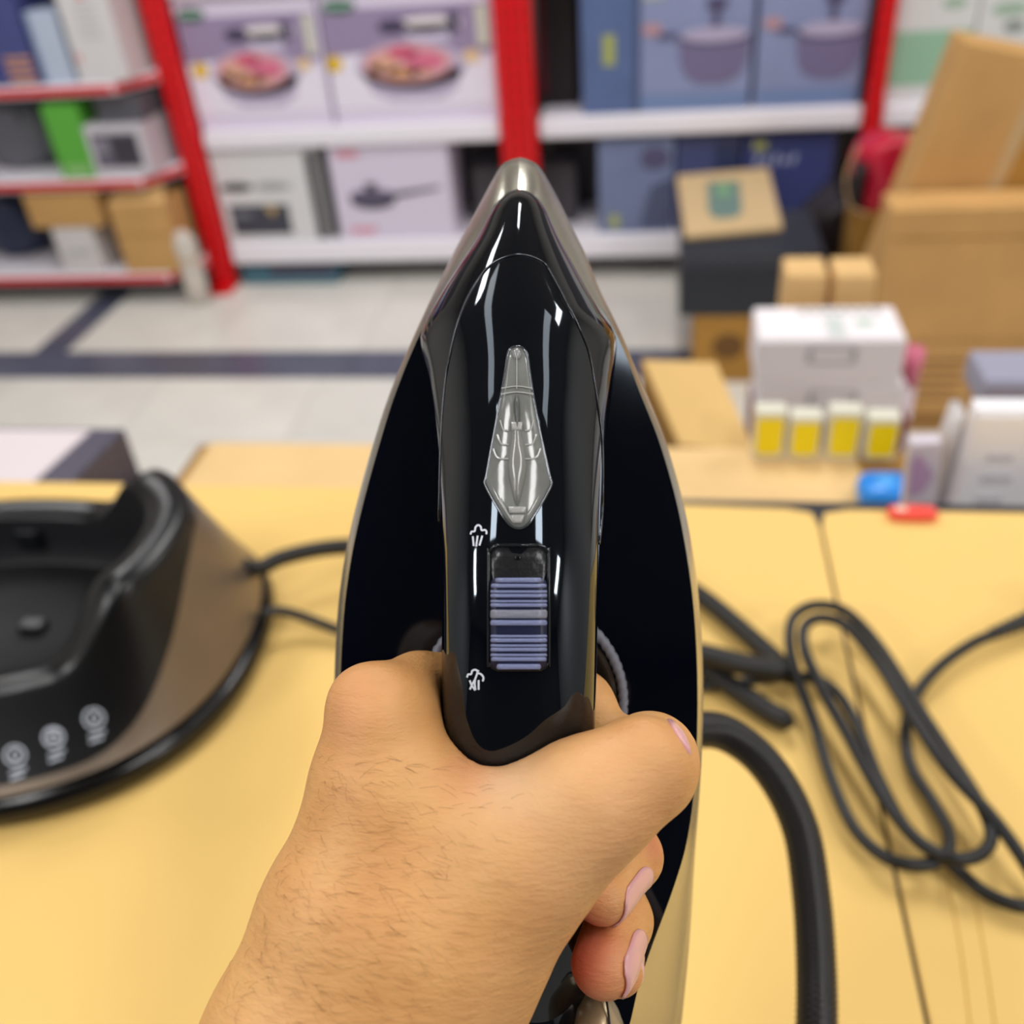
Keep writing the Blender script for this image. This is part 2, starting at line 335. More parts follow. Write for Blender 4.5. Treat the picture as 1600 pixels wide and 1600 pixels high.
# far right bay
b = pbox('white_green_box', 'white box with pale green band on the upper shelf, right of the narrow red post', 'box', (1392, -40, 1520, 170), YS + 0.03, 0.28, mat('white_card', (226, 228, 228), .45), z0=.6555, z1=1.12, lid=True)
fd(b, 'green_band', rc(0, .12, .98, .5), mat('mint_print', (156, 200, 172), .4)); fd(b, 'leaf_print', ell(.4, .8, .2, .06), mat('leaf_print', (170, 196, 176), .4))
fd(b, 'leaf_print', ell(.7, .68, .15, .04), mat('leaf_print', (170, 196, 176), .4)); 
b = pbox('white_green_box', 'white box with grey leaf sketches on the upper shelf, in the top right corner', 'box', (1525, -50, 1640, 160), YS + 0.03, 0.28, mat('white_card', (226, 228, 228), .45), z0=.6555, z1=1.12, lid=True)
fd(b, 'leaf_print', ell(.4, .62, .25, .05), mat('leaf_print', (170, 196, 176), .4)); fd(b, 'leaf_print', ell(.5, .5, .15, .04), mat('grey_leaf', (140, 150, 146), .4))
# under the shelf
b = pbox('flat_box', 'flat teal box lying on the floor under the lowest shelf', 'box', (378, 408, 526, 442), YS + 0.02, 0.13, mat('teal_card', (66, 112, 130), .45), z0=0.001, z1=.075)
fd(b, 'maroon_stripe', rc(.3, .6, .98, .97), mat('plum_stripe', (78, 50, 74), .4))
rp = Vector((-1.945, 3.605, 0.001))
rl = empty('wrapped_bundle', rp, 'white wrapped bundle standing on the floor beside the left red post', 'bundle')
loft('wrapping', [[(math.cos(a) * r * (1 + .07 * math.sin(5 * a)), .02 + math.sin(a) * r * .8 * (1 + .05 * math.cos(4 * a)), z) for a in [2 * math.pi * k / 24 for k in range(24)]] for z, r in ((0.001, .03), (.01, .045), (.1, .05), (.2, .046), (.27, .05), (.30, .036), (.315, .02))], mat('wrap_white', (214, 206, 196), .5, bump=.3, bscale=30), rl)
tube('tie', [(math.cos(a) * .05, .02 + math.sin(a) * .042, .2) for a in [2 * math.pi * k / 12 for k in range(13)]], .003, TAPE, rl, n=6, k=2)

# left unit goods (boards front y = 3.59)
YL = YS - 0.19
b = pbox('blue_red_box', 'blue and red box at the left edge on the top visible shelf', 'box', (-60, 0, 40, 122), YL, 0.3, mat('navy3_card', (74, 82, 140), .4), z0=.8955, z1=1.25, lid=True)
fd(b, 'red_stripe', [(.5, .6), (.62, .6), (.45, 1), (.33, 1)], mat('dark_red_print', (110, 20, 40), .4))
for k in range(4): fd(b, 'orange_stripe', rc(.55, .02 + k * .075, .97, .055 + k * .075), mat('orange_print', (222, 160, 120), .4))
fd(b, 'blue_patch', ell(.3, .18, .14, .08), mat('blue_patch', (48, 60, 150), .4), 1)
b = pbox('light_blue_box', 'pale blue box between the blue-red box and the white box, left unit', 'box', (52, 18, 100, 125), YL + .01, 0.26, mat('paleblue_card', (190, 204, 226), .4), z0=.8955, lid=True)
fd(b, 'blue_edge', rc(0, 0, .12, 1), mat('edge_blue2', (120, 140, 180), .4))
b = pbox('white_box', 'white box with small red marks on the top visible shelf of the left unit', 'box', (106, 0, 226, 128), YL - .0, 0.28, mat('white_card2', (224, 222, 224), .4), z0=.8955, z1=1.2, lid=True, xmax=-1.965)
fd(b, 'red_mark', ell(.12, .28, .05, .05, 12), mat('faint_red', (230, 150, 150), .4)); fd(b, 'red_mark', ell(.5, .93, .07, .04, 12), mat('faint_red', (230, 150, 150), .4))
for k in range(5): fd(b, 'caption_line', rc(.3, .5 + k * .08, .75 - .05 * (k % 2), .52 + k * .08), mat('caption_pale', (196, 196, 200), .4))
b = pbox('green_box', 'bright green box on the middle shelf of the left unit', 'box', (78, 165, 132, 268), YL, 0.2, mat('green_card', (96, 180, 66), .4), z0=.5455, lid=True)
for k in range(3): fd(b, 'pale_caption', rc(.15, .06 + k * .05, .85, .08 + k * .05), mat('pale_green_print', (190, 226, 170), .4))
b = pbox('picture_box', 'white box with a dark photo panel on the middle shelf, right of the green box', 'box', (138, 196, 262, 270), YL, 0.26, mat('white_card3', (208, 204, 212), .4), z0=.5455, lid=True, xmax=-1.975)
fd(b, 'dark_picture', rc(.1, .2, .88, .86), mat('photo_dark', (104, 98, 116), .4)); fd(b, 'dark_picture', rc(.42, .25, .86, .8), mat('photo_black', (62, 58, 70), .4), 1)
for k in range(3): fd(b, 'caption_line', rc(.14, .5 + k * .09, .36, .54 + k * .09), mat('caption_lilac', (176, 170, 184), .4), 1)
top = b.location.z + b['hh']
g = pbox('grey_slab_box', 'dark grey box lying on top of the picture box, middle shelf at left', 'box', (150, 150, 268, 196), YL + .03, 0.22, mat('slate_card', (92, 92, 100), .5), z0=top + .0045, xmax=-1.97)
fd(g, 'lid_line', rc(0, .55, .99, .6), mat('lid_line', (60, 60, 66), .5))
pc = atz(35, 262, .546)
po = empty('grey_pouch', (pc.x, pc.y + .05, .546), 'grey rounded pouch at the left edge of the middle shelf, beside the green box', 'pouch')
loft('pouch_body', [[(math.cos(a) * rx, math.sin(a) * .07, z) for a in [2 * math.pi * k / 28 for k in range(28)]] for z, rx in ((0, .07), (.02, .13), (.08, .16), (.16, .155), (.22, .12), (.25, .06))], mat('pouch_grey', (112, 112, 122), .6, bump=.4, bscale=25), po)
tube('drawstring', [(-.06, -.06, .235), (0, -.075, .24), (.06, -.06, .235), (.08, -.07, .18)], .004, BLACKM, po, n=6)
b = pbox('long_carton', 'long brown carton raised on a white box, lowest shelf of the left unit', 'box', (42, 302, 154, 356), YL, 0.22, CARTON, z0=None, taped=False, lid=True)
zb = b.location.z
w0 = pbox('white_box', 'low white box under the long brown carton, lowest shelf at left', 'box', (88, 358, 150, 410), YL + .004, 0.2, mat('white_card4', (220, 216, 216), .45), z0=.1505, z1=zb - .0005)
fd(w0, 'caption_line', rc(.2, .4, .8, .5), mat('caption_pale', (196, 196, 200), .4))
b = pbox('brown_carton', 'square brown carton on the lowest shelf of the left unit, open flap on top', 'box', (180, 318, 268, 408), YL - .005, 0.2, CARTON, z0=.1505, taped=False)
mesh('top_flap', [(-b['w2'], .01, b['hh']), (b['w2'], .01, b['hh']), (b['w2'] * .8, .09, b['hh'] + .045), (-b['w2'] * .8, .09, b['hh'] + .045), (-b['w2'], .014, b['hh']), (b['w2'], .014, b['hh']), (b['w2'] * .8, .094, b['hh'] + .045), (-b['w2'] * .8, .094, b['hh'] + .045)], BF, CARTON_L, b)
fd(b, 'fold_line', rc(.02, .55, .98, .565), CARTON_D)
pc = atz(35, 400, .15)
po = empty('navy_bag', (pc.x - .03, pc.y + .06, .151), 'crumpled navy plastic bag at the left end of the lowest shelf', 'bag')
loft('bag_body', [[(math.cos(a) * rx * (1 + .12 * math.sin(5 * a + z * 30)), math.sin(a) * .07 * (1 + .1 * math.cos(7 * a)), z) for a in [2 * math.pi * k / 36 for k in range(36)]] for z, rx in ((0, .08), (.03, .14), (.09, .13), (.15, .12), (.2, .10), (.24, .04))], mat('navy_film', (44, 56, 84), .3, bump=.5, bscale=20), po)
for s in (-1, 1): tube('bag_handle', [(s * .05, 0, .19), (s * .06, -.02, .27), (s * .03, -.02, .29), (s * .02, 0, .19)], .005, mat('navy_film', (44, 56, 84), .3), po, n=6)

# ================================================================== RIGHT-HAND PILE OF STOCK
bb = pbox('brown_carton', 'brown carton on the floor underneath the big black box', 'box', (1084, 494, 1300, 594), 2.93, 0.32, mat('carton_ochre', (176, 130, 56), .8, noise=.1, nscale=8), z0=.001)
fd(bb, 'ink_mark', ell(.25, .55, .12, .2, 12), mat('ochre_ink', (110, 76, 30), .7)); fd(bb, 'fold_line', rc(.02, .9, .98, .915), CARTON_D)
zt = bb['hh'] + .001
kb = pbox('black_box', 'big black box on the brown carton, wooden board on top of it', 'box', (1062, 398, 1285, 490), 2.93, 0.40, mat('charcoal_card', (34, 40, 50), .45), z0=zt + .0005)
fd(kb, 'lid_band', rc(0, .80, .99, .99), mat('lid_charcoal', (52, 56, 68), .45))
for k in range(9): fd(kb, 'scuff_mark', rc(.04 + k * .1, .975, .09 + k * .1 + .01 * (k % 3), .99), mat('scuff', (110, 106, 84), .6), 1)
zk = kb.location.z + kb['hh']
q = [atz(1057, 282, zk), atz(1200, 270, zk), atz(1222, 362, zk), atz(1070, 376, zk)]
br = empty('wooden_board', (q[0] + q[2]) / 2, 'pale wooden serving board with a green sticker, lying on the black box', 'board')
c0 = br.location
mesh('board', [p - c0 + Vector((0, 0, .001)) for p in (q[3], q[2], q[1], q[0])] + [p - c0 + Vector((0, 0, .02)) for p in (q[3], q[2], q[1], q[0])], BF, mat('pale_wood', (222, 192, 142), .5, noise=.07, nscale=12, stretch=(1, 8, 1)), br, bevel=.004)
s = [atz(1105, 285, zk + .021), atz(1155, 283, zk + .021), atz(1160, 330, zk + .021), atz(1150, 340, zk + .021), atz(1118, 342, zk + .021), atz(1106, 330, zk + .021)]
decal('sticker', [p - c0 for p in reversed(s)], mat('sticker_green', (110, 140, 130), .35), br, nrm=(0, 0, 1))
s = [atz(1118, 290, zk + .023), atz(1140, 288, zk + .023), atz(1143, 304, zk + .023), atz(1120, 306, zk + .023)]
decal('sticker_print', [p - c0 for p in reversed(s)], mat('sticker_lime', (130, 180, 130), .35), br, nrm=(0, 0, 1))
# dark bag behind
pc = aty(1290, 430, 3.45)
po = empty('black_sack', (pc.x + .02, 3.45, 0.0), 'slumped black sack standing on the floor behind the black box', 'sack')
loft('sack_body', [[(math.cos(a) * rx * (1 + .06 * math.sin(5 * a + z * 9)), math.sin(a) * .14 * (1 + .06 * math.cos(6 * a)), z) for a in [2 * math.pi * k / 40 for k in range(40)]] for z, rx in ((0.001, .16), (.05, .2), (.2, .21), (.33, .18), (.42, .12), (.46, .05))], mat('sack_black', (36, 30, 34), .4, bump=.4, bscale=14), po)
tube('sack_neck', [(0, 0, .455), (.02, -.02, .5), (.05, -.03, .53)], lambda t, i: .02 + .02 * t, mat('sack_black', (36, 30, 34), .4), po)
# big carton
YB = 2.62
bc = pbox('large_carton', 'large brown carton standing on the floor at right with a printed front', 'box', (1372, 325, 1640, 612), YB, 0.14, CARTON, z0=.001, taped=False)
fd(bc, 'fold_line', rc(.01, .88, .99, .886), CARTON_D); fd(bc, 'fold_line', rc(.01, .44, .99, .446), CARTON_D)
for k in range(5): fd(bc, 'printed_line', rc(.28, .16 + k * .045, .62 - .04 * (k % 2), .172 + k * .045), mat('print_brown', (140, 98, 56), .7))
fd(bc, 'shadow_patch', rc(.02, .02, .99, .1), mat('carton_shade', (160, 118, 64), .8))  # shadow along the carton's foot, painted on as a darker brown strip
zb = bc.location.z + bc['hh']
# tilted carton leaning behind it
YT = 2.785
pa_, pb_ = aty(1405, 330, YT), aty(1512, 66, YT); up_ = (pb_ - pa_).normalized(); th_ = math.atan2(up_.x, up_.z); WT = .62
low = pa_ - up_ * ((pa_.z - WT * math.sin(th_) - .002) / up_.z)
HT = (pb_ - low).length
tc_ = empty('tilted_carton', low, 'long brown carton leaning over to the right behind the large carton', 'box', rot=(0, th_, 0))
mesh('body', boxv(0.0, WT, 0, .17, 0.0, HT), BF, CARTON, tc_, bevel=.004)
mesh('tape_strip', boxv(.20, .235, -.0015, .0, .01, HT - .002), BF, TAPE, tc_)
mesh('side_panel', boxv(.24, WT - .004, -.002, .0, .012, HT - .002), BF, mat('carton_side', (186, 138, 62), .8, noise=.08, nscale=6), tc_)
for (x, z) in ((.34, HT - .26), (.40, HT - .38), (.30, HT - .42)):
    decal('ink_stamp', [(x + .03 * math.cos(t), -.0022, z + .022 * math.sin(t)) for t in [2 * math.pi * k / 10 for k in range(10)]], INK, tc_)
# red bag and the carton below it
rb = pbox('narrow_carton', 'narrow brown carton behind the large carton, red bag lying on it', 'box', (1328, 335, 1412, 470), 3.09, 0.17, mat('carton_ochre', (176, 130, 56), .8), z0=.001, lid=True)
zr = rb.location.z + rb['hh'] + .003
rr = empty('red_bag', (rb.location.x + .005, 3.175, zr), 'crumpled glossy red bag on the narrow carton, left of the tipped carton', 'bag')
REDF = mat('red_film', (206, 30, 62), .3, bump=.5, bscale=22)
loft('bag_body', [[(math.cos(a) * rx * (1 + .1 * math.sin(4 * a + z * 25)), math.sin(a) * .09 * (1 + .1 * math.cos(5 * a + z * 20)), z) for a in [2 * math.pi * k / 36 for k in range(36)]] for z, rx in ((0, .06), (.02, .10), (.07, .085), (.11, .105), (.15, .11), (.19, .10), (.215, .05))], REDF, rr)
loft('black_flap', [[(-.09 + .02 * math.cos(a), -.06 + .035 * math.sin(a), z) for a in [2 * math.pi * k / 14 for k in range(14)]] for z in (.02, .06, .11, .15)], BLACKM, rr)
tube('cord_handle', [(-.1, -.05, .2), (-.13, -.07, .12), (-.11, -.09, .03), (-.05, -.1, .0)], .004, mat('tan_cord', (190, 160, 120), .7), rr, n=6)
# stack of white boxes on a carton
YW = 1.74
wl = pbox('white_carton', 'lower white carton of the pair stacked behind the yellow-labelled packs', 'box', (1184, 602, 1412, 660), YW, 0.15, mat('offwhite_card', (246, 240, 244), .5), z0=None, group='stacked white cartons', lid=False)
zs = wl.location.z
wu = pbox('white_carton', 'upper white carton with a cut-out handle, topmost of the pair behind the yellow-labelled packs', 'box', (1182, 532, 1412, 600), YW, 0.15, mat('offwhite_card', (246, 240, 244), .5), z0=zs + wl['hh'] + .001, group='stacked white cartons', lid=True)
for o_ in (wl, wu):
    GR = mat('handle_grey', (188, 186, 192), .5)
    fd(o_, 'handle_slot', rc(.36, .48, .66, .54), GR); fd(o_, 'handle_slot', rc(.36, .80, .66, .86), GR); fd(o_, 'handle_slot', rc(.34, .52, .38, .82), GR); fd(o_, 'handle_slot', rc(.64, .52, .68, .82), GR)
w2 = wu['w2']; zz = wu['hh'] + .0025
for k in range(7): decal('printed_word', [(-w2 * .35 + k * w2 * .17, .115, zz), (-w2 * .35 + k * w2 * .17 + w2 * .11, .115, zz), (-w2 * .35 + k * w2 * .17 + w2 * .11, .135, zz), (-w2 * .35 + k * w2 * .17, .135, zz)], mat('grey_print', (150, 158, 154), .5), wu, nrm=(0, 0, 1))
decal('green_print', [(w2 * .5 + .02 * math.cos(t), .07 + .014 * math.sin(t), zz) for t in [2 * math.pi * k / 10 for k in range(10)]], mat('faint_green', (176, 206, 186), .5), wu, nrm=(0, 0, 1))
decal('grey_band', [(-.005, .01, zz), (.03, .01, zz), (.03, .1, zz), (-.005, .1, zz)], mat('pale_band', (206, 214, 212), .5), wu, nrm=(0, 0, 1))
sup = pbox('maroon_crate', 'maroon carton on the floor carrying the white cartons', 'box', (1176, 660, 1418, 700), YW + .004, 0.16, mat('maroon_card', (120, 34, 56), .6), z0=.001, z1=zs - .001)
fd(sup, 'label_panel', rc(.1, .3, .9, .8), mat('offwhite_card', (246, 240, 244), .5))
for i, (pa, lab) in enumerate((((1226, 432, 1290, 492), 'left of two small tan boxes behind the white cartons'), ((1302, 432, 1366, 492), 'right of two small tan boxes behind the white cartons'))):
    s_ = pbox('small_carton', lab, 'box', pa, YW + .19, .10, CARTON_L, z0=wu.location.z + wu['hh'] - .12, group='small tan boxes', lid=True)
    fd(s_, 'front_label', rc(.05, .05, .95, .55), mat('tan_label', (206, 158, 100), .7))
sp = pbox('support_carton', 'brown carton behind the white cartons, under the two small tan boxes', 'box', (1215, 470, 1375, 520), YW + .187, .15, CARTON_D, z0=.001, z1=wu.location.z + wu['hh'] - .121) 
sp.location.y = YW + .185
for o_ in COL.objects:
    if o_.name.startswith('small_carton'): o_.location.y = YW + .19
# pink roll beside
pr_ = aty(1432, 570, 1.9)
pk = empty('pink_roll', (pr_.x + .015, 2.0, .001), 'pink and white paper roll standing beside the white cartons', 'roll')
tube('roll', [(0, 0, 0), (0, 0, aty(1432, 600, 2.0).z)], .022, mat('roll_white', (222, 204, 212), .5), pk, k=1, n=16)
tube('pink_end', [(0, 0, aty(1432, 600, 2.0).z + .0005), (.004, .0, aty(1432, 545, 2.0).z)], .0225, mat('roll_pink', (226, 120, 150), .5), pk, k=1, n=16)

# ================================================================== LOW TABLE BEYOND THE COUNTER
ZL = 0.80
lt = empty('low_table', (0, .86, 0), 'low table right behind the counter, covered with light brown cardboard', 'table')
xl, xr = atz(322, 705, ZL).x, atz(1412, 705, ZL).x + .35
yfar = atz(1250, 703, ZL).y
def leg(x, y): mesh('leg', boxv(x - .02, x + .02, y - .02, y + .02, 0, ZL - .031), BF, BLACKM, lt, bevel=.002)
mesh('tabletop', boxv(xl - .02, xr, .0, yfar - .86, ZL - .03, ZL - .002), BF, CARTON_D, lt, bevel=.002)
for x in (xl + .02, xr - .03):
    for y in (.03, yfar - .86 - .03): leg(x, y)
cs = empty('cardboard_sheet', (0, .865, ZL - .0015), 'light brown cardboard sheet covering the low table behind the counter', 'cardboard')
mesh('sheet', boxv(xl, xr - .42, .0, yfar - .865, 0, .003), BF, mat('carton_peach', (232, 196, 138), .8, noise=.05, nscale=7), cs)
for (a, b_) in ((-.25, .12), (-.1, .2)): mesh('torn_patch', [(a + .03 * math.cos(t), b_ + .012 * math.sin(t) * (1 + .4 * math.sin(3 * t)), .0031) for t in [2 * math.pi * k / 12 for k in range(12)]] + [(a + .03 * math.cos(t), b_ + .012 * math.sin(t) * (1 + .4 * math.sin(3 * t)), .0037) for t in [2 * math.pi * k / 12 for k in range(12)]], [tuple(range(11, -1, -1)), tuple(range(12, 24))] + [(i, (i + 1) % 12, (i + 1) % 12 + 12, i + 12) for i in range(12)], mat('torn_paper', (236, 214, 176), .8), cs)
YY = yfar - .03
for i, (a, b_, t_, lab) in enumerate(((1178, 1228, 650, 'leftmost'), (1234, 1284, 658, 'second from the left'), (1294, 1346, 650, 'third from the left'), (1354, 1406, 660, 'rightmost'))):
    p = pbox('label_pack', lab + ' of four yellow-labelled white packs on the low table', 'pack', (a, t_ - 6, b_, 704), YY, .03, mat('pack_white', (226, 224, 206), .4), z0=ZL + .0017, group='yellow-labelled packs', bevel=.003)
    u = [(.1, .22), (.18, .12), (.82, .12), (.9, .22), (.92, .8), (.84, .88), (.16, .88), (.08, .8)]
    fd(p, 'yellow_label', u, mat('bright_yellow', (250, 226, 8), .4))
# leaning flap / opened carton
oc = empty('open_carton', atz(1090, 640, .55) * 1.0, None, None)
oc.location = (0, 0, 0)
tag(oc, 'open brown carton behind the low table, its big flap leaning left of the white cartons', 'box')
f0, f1, f2, f3 = atz(1062, 712, .80), atz(1180, 706, .78), atz(1118, 566, .86), atz(1004, 562, .88)
f0.y = max(f0.y, yfar + .012); f1.y = max(f1.y, yfar + .012)
def slab(name, P, th, m, parent):
    n = (P[1] - P[0]).cross(P[2] - P[0]).normalized() * th
    vs_ = [p - n for p in P] + list(P)
    o = mesh(name, vs_, [(3, 2, 1, 0), (4, 5, 6, 7)] + [(i, (i + 1) % 4, (i + 1) % 4 + 4, i + 4) for i in range(4)], m, parent); return o
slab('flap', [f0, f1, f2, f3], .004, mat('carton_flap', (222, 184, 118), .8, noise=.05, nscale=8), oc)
g3 = f3 + Vector((0, 0.0, -.1)); g0 = f0 + Vector((0, 0.0, -.25))
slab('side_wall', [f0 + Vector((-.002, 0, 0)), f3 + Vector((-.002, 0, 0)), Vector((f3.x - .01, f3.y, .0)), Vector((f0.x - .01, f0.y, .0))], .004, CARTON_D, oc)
slab('front_wall', [Vector((f0.x, f0.y, 0)), Vector((f1.x, f1.y, 0)), Vector((f1.x, f1.y, f1.z)), Vector((f0.x, f0.y, f0.z))], .004, CARTON, oc)
mesh('slot', boxv(f0.x - .05, f0.x - .02, f0.y + .01, f3.y, .55, .70), BF, DARK, oc)
# dark box with a white top at the left
v0 = atz(45, 668, .90); 
lb = empty('display_box', (v0.x - .06, .87, .0), 'dark patterned box with a white top behind the counter, at the left edge', 'box')
xr_, xt_ = atz(88, 768, .90).x - lb.location.x, atz(58, 668, .90).x - lb.location.x
yb_ = atz(58, 668, .90).y - .87
zt_ = .90
DS = mat('display_dark', (74, 70, 88), .4, noise=.25, nscale=90)
mesh('body', [(-.3, 0, 0), (xr_, 0, 0), (xr_ + .02, yb_, 0), (-.3, yb_, 0), (-.3, 0, zt_), (xr_, 0, zt_), (xr_ + .02, yb_, zt_), (-.3, yb_, zt_)], BF, DS, lb, bevel=.003)
mesh('white_top_panel', [(-.29, .01, zt_), (xr_ - .055, .01, zt_), (xr_ - .03, yb_ - .01, zt_), (-.29, yb_ - .01, zt_), (-.29, .01, zt_ + .002), (xr_ - .055, .01, zt_ + .002), (xr_ - .03, yb_ - .01, zt_ + .002), (-.29, yb_ - .01, zt_ + .002)], BF, mat('panel_white', (226, 214, 218), .4), lb)
# goods at the right on the low table
wb = pbox('white_box', 'tall white box with a small blue print, right edge behind the counter', 'box', (1507, 648, 1640, 800), .90, .03, mat('white_card5', (250, 248, 252), .4), z0=ZL - .0015, lid=True, bevel=.005)
fd(wb, 'blue_print', ell(.5, .1, .12, .04, 14), mat('pale_blue_print', (170, 204, 232), .4))
for k in range(6): fd(wb, 'caption_line', rc(.25, .3 + k * .1, .6 - .05 * (k % 2), .33 + k * .1), mat('caption_faint', (218, 214, 222), .4))
gb = pbox('grey_box', 'lavender-grey box behind the tall white box at the right edge', 'box', (1535, 600, 1660, 640), yfar + .02, .10, mat('lavender_card', (156, 156, 176), .5), z0=None, lid=True)
gb2 = pbox('support_carton', 'brown carton standing on the floor under the lavender-grey box', 'box', (1530, 640, 1660, 700), yfar + .02, .10, CARTON, z0=.001, z1=gb.location.z - .0005)
cl = empty('film_bag', (aty(1490, 700, .93).x, .945, ZL - .001), 'clear film bag of white packets, left of the tall white box', 'bag')
hz_ = aty(1490, 640, .94).z - ZL
loft('bag_body', [[(math.cos(a) * rx, math.sin(a) * .02 * (1 + .2 * math.sin(3 * a)), z) for a in [2 * math.pi * k / 28 for k in range(28)]] for z, rx in ((0, .006), (hz_ * .1, .010), (hz_ * .5, .013), (hz_ * .85, .012), (hz_, .006))], mat('film_grey', (212, 206, 204), .25, bump=.4, bscale=40), cl)
ck = pbox('leaning_packet', 'pale pink and grey packet leaning beside the film bag', 'packet', (1442, 696, 1494, 786), .91, .02, mat('packet_pale', (218, 210, 220), .35), z0=ZL - .001, lid=False)
ck.rotation_euler = (0, R(-5), 0); ck.location.z += .004
fd(ck, 'pink_print', [(.1, .7), (.5, .72), (.8, .82), (.3, .95), (.1, .9)], mat('mauve_print', (196, 160, 196), .4))
fd(ck, 'grey_stripe', rc(.55, .02, .62, .66), mat('dark_stripe', (110, 110, 120), .4))
pu = atz(1382, 768, ZL + .02)
bl_ = empty('blue_packet', (pu.x, max(pu.y, .90), ZL + .002), 'glossy bright blue packet just behind the counter edge, beside the red one', 'packet')
def pillow(name, rx, ry, h, m, parent, n=28, pw=4):
    rings = []
    for t in (0, .12, .3, .5, .7, .88, 1):
        s_ = (1 - abs(2 * t - 1) ** 3) * .18 + .82
        rings.append([(math.copysign(abs(math.cos(a)) ** (2 / pw), math.cos(a)) * rx * s_, math.copysign(abs(math.sin(a)) ** (2 / pw), math.sin(a)) * ry * s_, h * t) for a in [2 * math.pi * k / n for k in range(n)]])
    return loft(name, rings, m, parent)
pillow('packet_body', .036, .030, .034, mat('bright_blue', (30, 140, 236), .3), bl_)
decal('pale_patch', [(.014 * math.cos(t), .012 * math.sin(t), .034) for t in [2 * math.pi * k / 12 for k in range(12)]], mat('sky_patch', (90, 176, 246), .3), bl_, nrm=(0, 0, 1))
pu = atz(1422, 792, 1.005)
rd_ = empty('red_packet', (pu.x, .817, 1.0008), 'small coral red packet on the back edge of the counter', 'packet')
pillow('packet_body', .024, .009, .010, mat('coral_red', (250, 84, 70), .4), rd_)
decal('cream_patch', [(-.012 + .006 * math.cos(t), -.001 + .005 * math.sin(t), .010) for t in [2 * math.pi * k / 12 for k in range(12)]], mat('cream_patch', (250, 210, 190), .3), rd_, nrm=(0, 0, 1))

# ================================================================== COUNTER
ct = empty('counter', (0, .0, 0), 'shop counter in the foreground, its top covered by yellow cardboard sheets', 'counter')
mesh('worktop', boxv(-1.25, 1.05, .14, .85, .955, .995), BF, mat('laminate_black', (38, 38, 46), .4), ct, bevel=.003)
mesh('cabinet_body', boxv(-1.22, 1.02, .20, .82, .08, .9545), BF, mat('laminate_grey', (120, 116, 112), .6), ct, bevel=.003)
mesh('plinth', boxv(-1.18, .98, .26, .78, .0005, .0795), BF, DARK, ct)
def rsheet(name, label, poly, z, th, m):
    c_ = Vector((sum(p[0] for p in poly) / len(poly), sum(p[1] for p in poly) / len(poly), 0))
    root = empty(name, (c_.x, c_.y, z), label, 'cardboard', 'cardboard sheets covering the counter'); n = len(poly)
    V = [(p[0] - c_.x, p[1] - c_.y, 0) for p in poly] + [(p[0] - c_.x, p[1] - c_.y, th) for p in poly]
    o = mesh('sheet', V, [tuple(range(n - 1, -1, -1)), tuple(range(n, 2 * n))] + [(i, (i + 1) % n, (i + 1) % n + n, i + n) for i in range(n)], m, root, bevel=.0012)
    return root
ZS = .996; TH = .004
s1, s2 = atz(1276, 792, 1.0), atz(1446, 1580, 1.0)
dx = (s2.x - s1.x) / (s2.y - s1.y)
seam = lambda y: s1.x + (y - .83) * dx
left = [(-1.2, .17), (seam(.17) - .0015, .17), (seam(.80) - .0015, .80), (seam(.82) - .006, .822), (seam(.83) - .03, .829), (.0, .833), (-.1, .852), (-1.2, .852)]
right_ = [(seam(.17) + .0015, .17), (1.0, .17), (1.0, .829), (seam(.83) + .03, .829), (seam(.82) + .006, .822), (seam(.80) + .0015, .80)]
sh1 = rsheet('cardboard_sheet', 'larger yellow cardboard sheet on the counter, under the steam dock and cables', left, ZS, TH, KRAFT)
sh2 = rsheet('cardboard_sheet', 'right-hand yellow cardboard sheet on the counter, right of the dark seam', right_, ZS, TH, KRAFT)
CREASE = mat('crease', (206, 160, 78), .8)
for a, b_ in (((1475, 1350), (1520, 1640)), ((1500, 1300), (1560, 1640))):
    A, B = atz(*a, ZS + TH), atz(*b_, ZS + TH); A -= sh2.location; B -= sh2.location
    A.z = B.z = TH - .0002
    mid = (A + B) / 2 + Vector((.002, 0, 0))
    tube('crease_line', [A, mid, B], .0007, CREASE, sh2, n=6)

# ================================================================== STEAM DOCK
dk = empty('steam_dock', (-.58, .572, ZS + TH + .0005), 'black and bronze steam iron docking station with a deep cradle on the counter', 'docking station')
def dring(a, b, z, n=96, e=2.3, cx=0, cy=0):
    out = []
    for k in range(n):
        t = 2 * math.pi * k / n; c_, s_ = math.cos(t), math.sin(t)
        zz_ = z(t) if callable(z) else z
        out.append((cx + a * math.copysign(abs(c_) ** (2 / e), c_), cy + b * math.copysign(abs(s_) ** (2 / e), s_), zz_))
    return out
def horn(t):
    d = abs((t - R(13) + math.pi) % (2 * math.pi) - math.pi)
    x = min(max((R(65) - d) / R(32), 0), 1); return x * x * (3 - 2 * x)
def lerp(p, q_, t): return tuple(a + (b_ - a) * t for a, b_ in zip(p, q_))
foot = loft('base_foot', [dring(.222, .182, .0), dring(.232, .192, .003), dring(.236, .196, .012), dring(.232, .192, .022), dring(.220, .180, .026)], mat('dock_gloss', (14, 14, 16), .18), dk)
B0 = dring(.228, .188, .030)
T0 = dring(.187, .133, lambda t: .082 + .058 * horn(t))
T0 = [(x + .006 * horn(2 * math.pi * k / 96), y + .0, z) for k, (x, y, z) in enumerate(T0)]
T1 = dring(.158, .104, lambda t: .080 + .058 * horn(t))
def prof(t): return t - .16 * math.sin(math.pi * t)      # slightly concave wall
def wall(k, t):
    b_, a = B0[k], T0[k]; r = 1 - (1 - t) ** 1.15
    return (b_[0] + (a[0] - b_[0]) * t, b_[1] + (a[1] - b_[1]) * t, b_[2] + (a[2] - b_[2]) * (t * .85 + .15 * t * t))
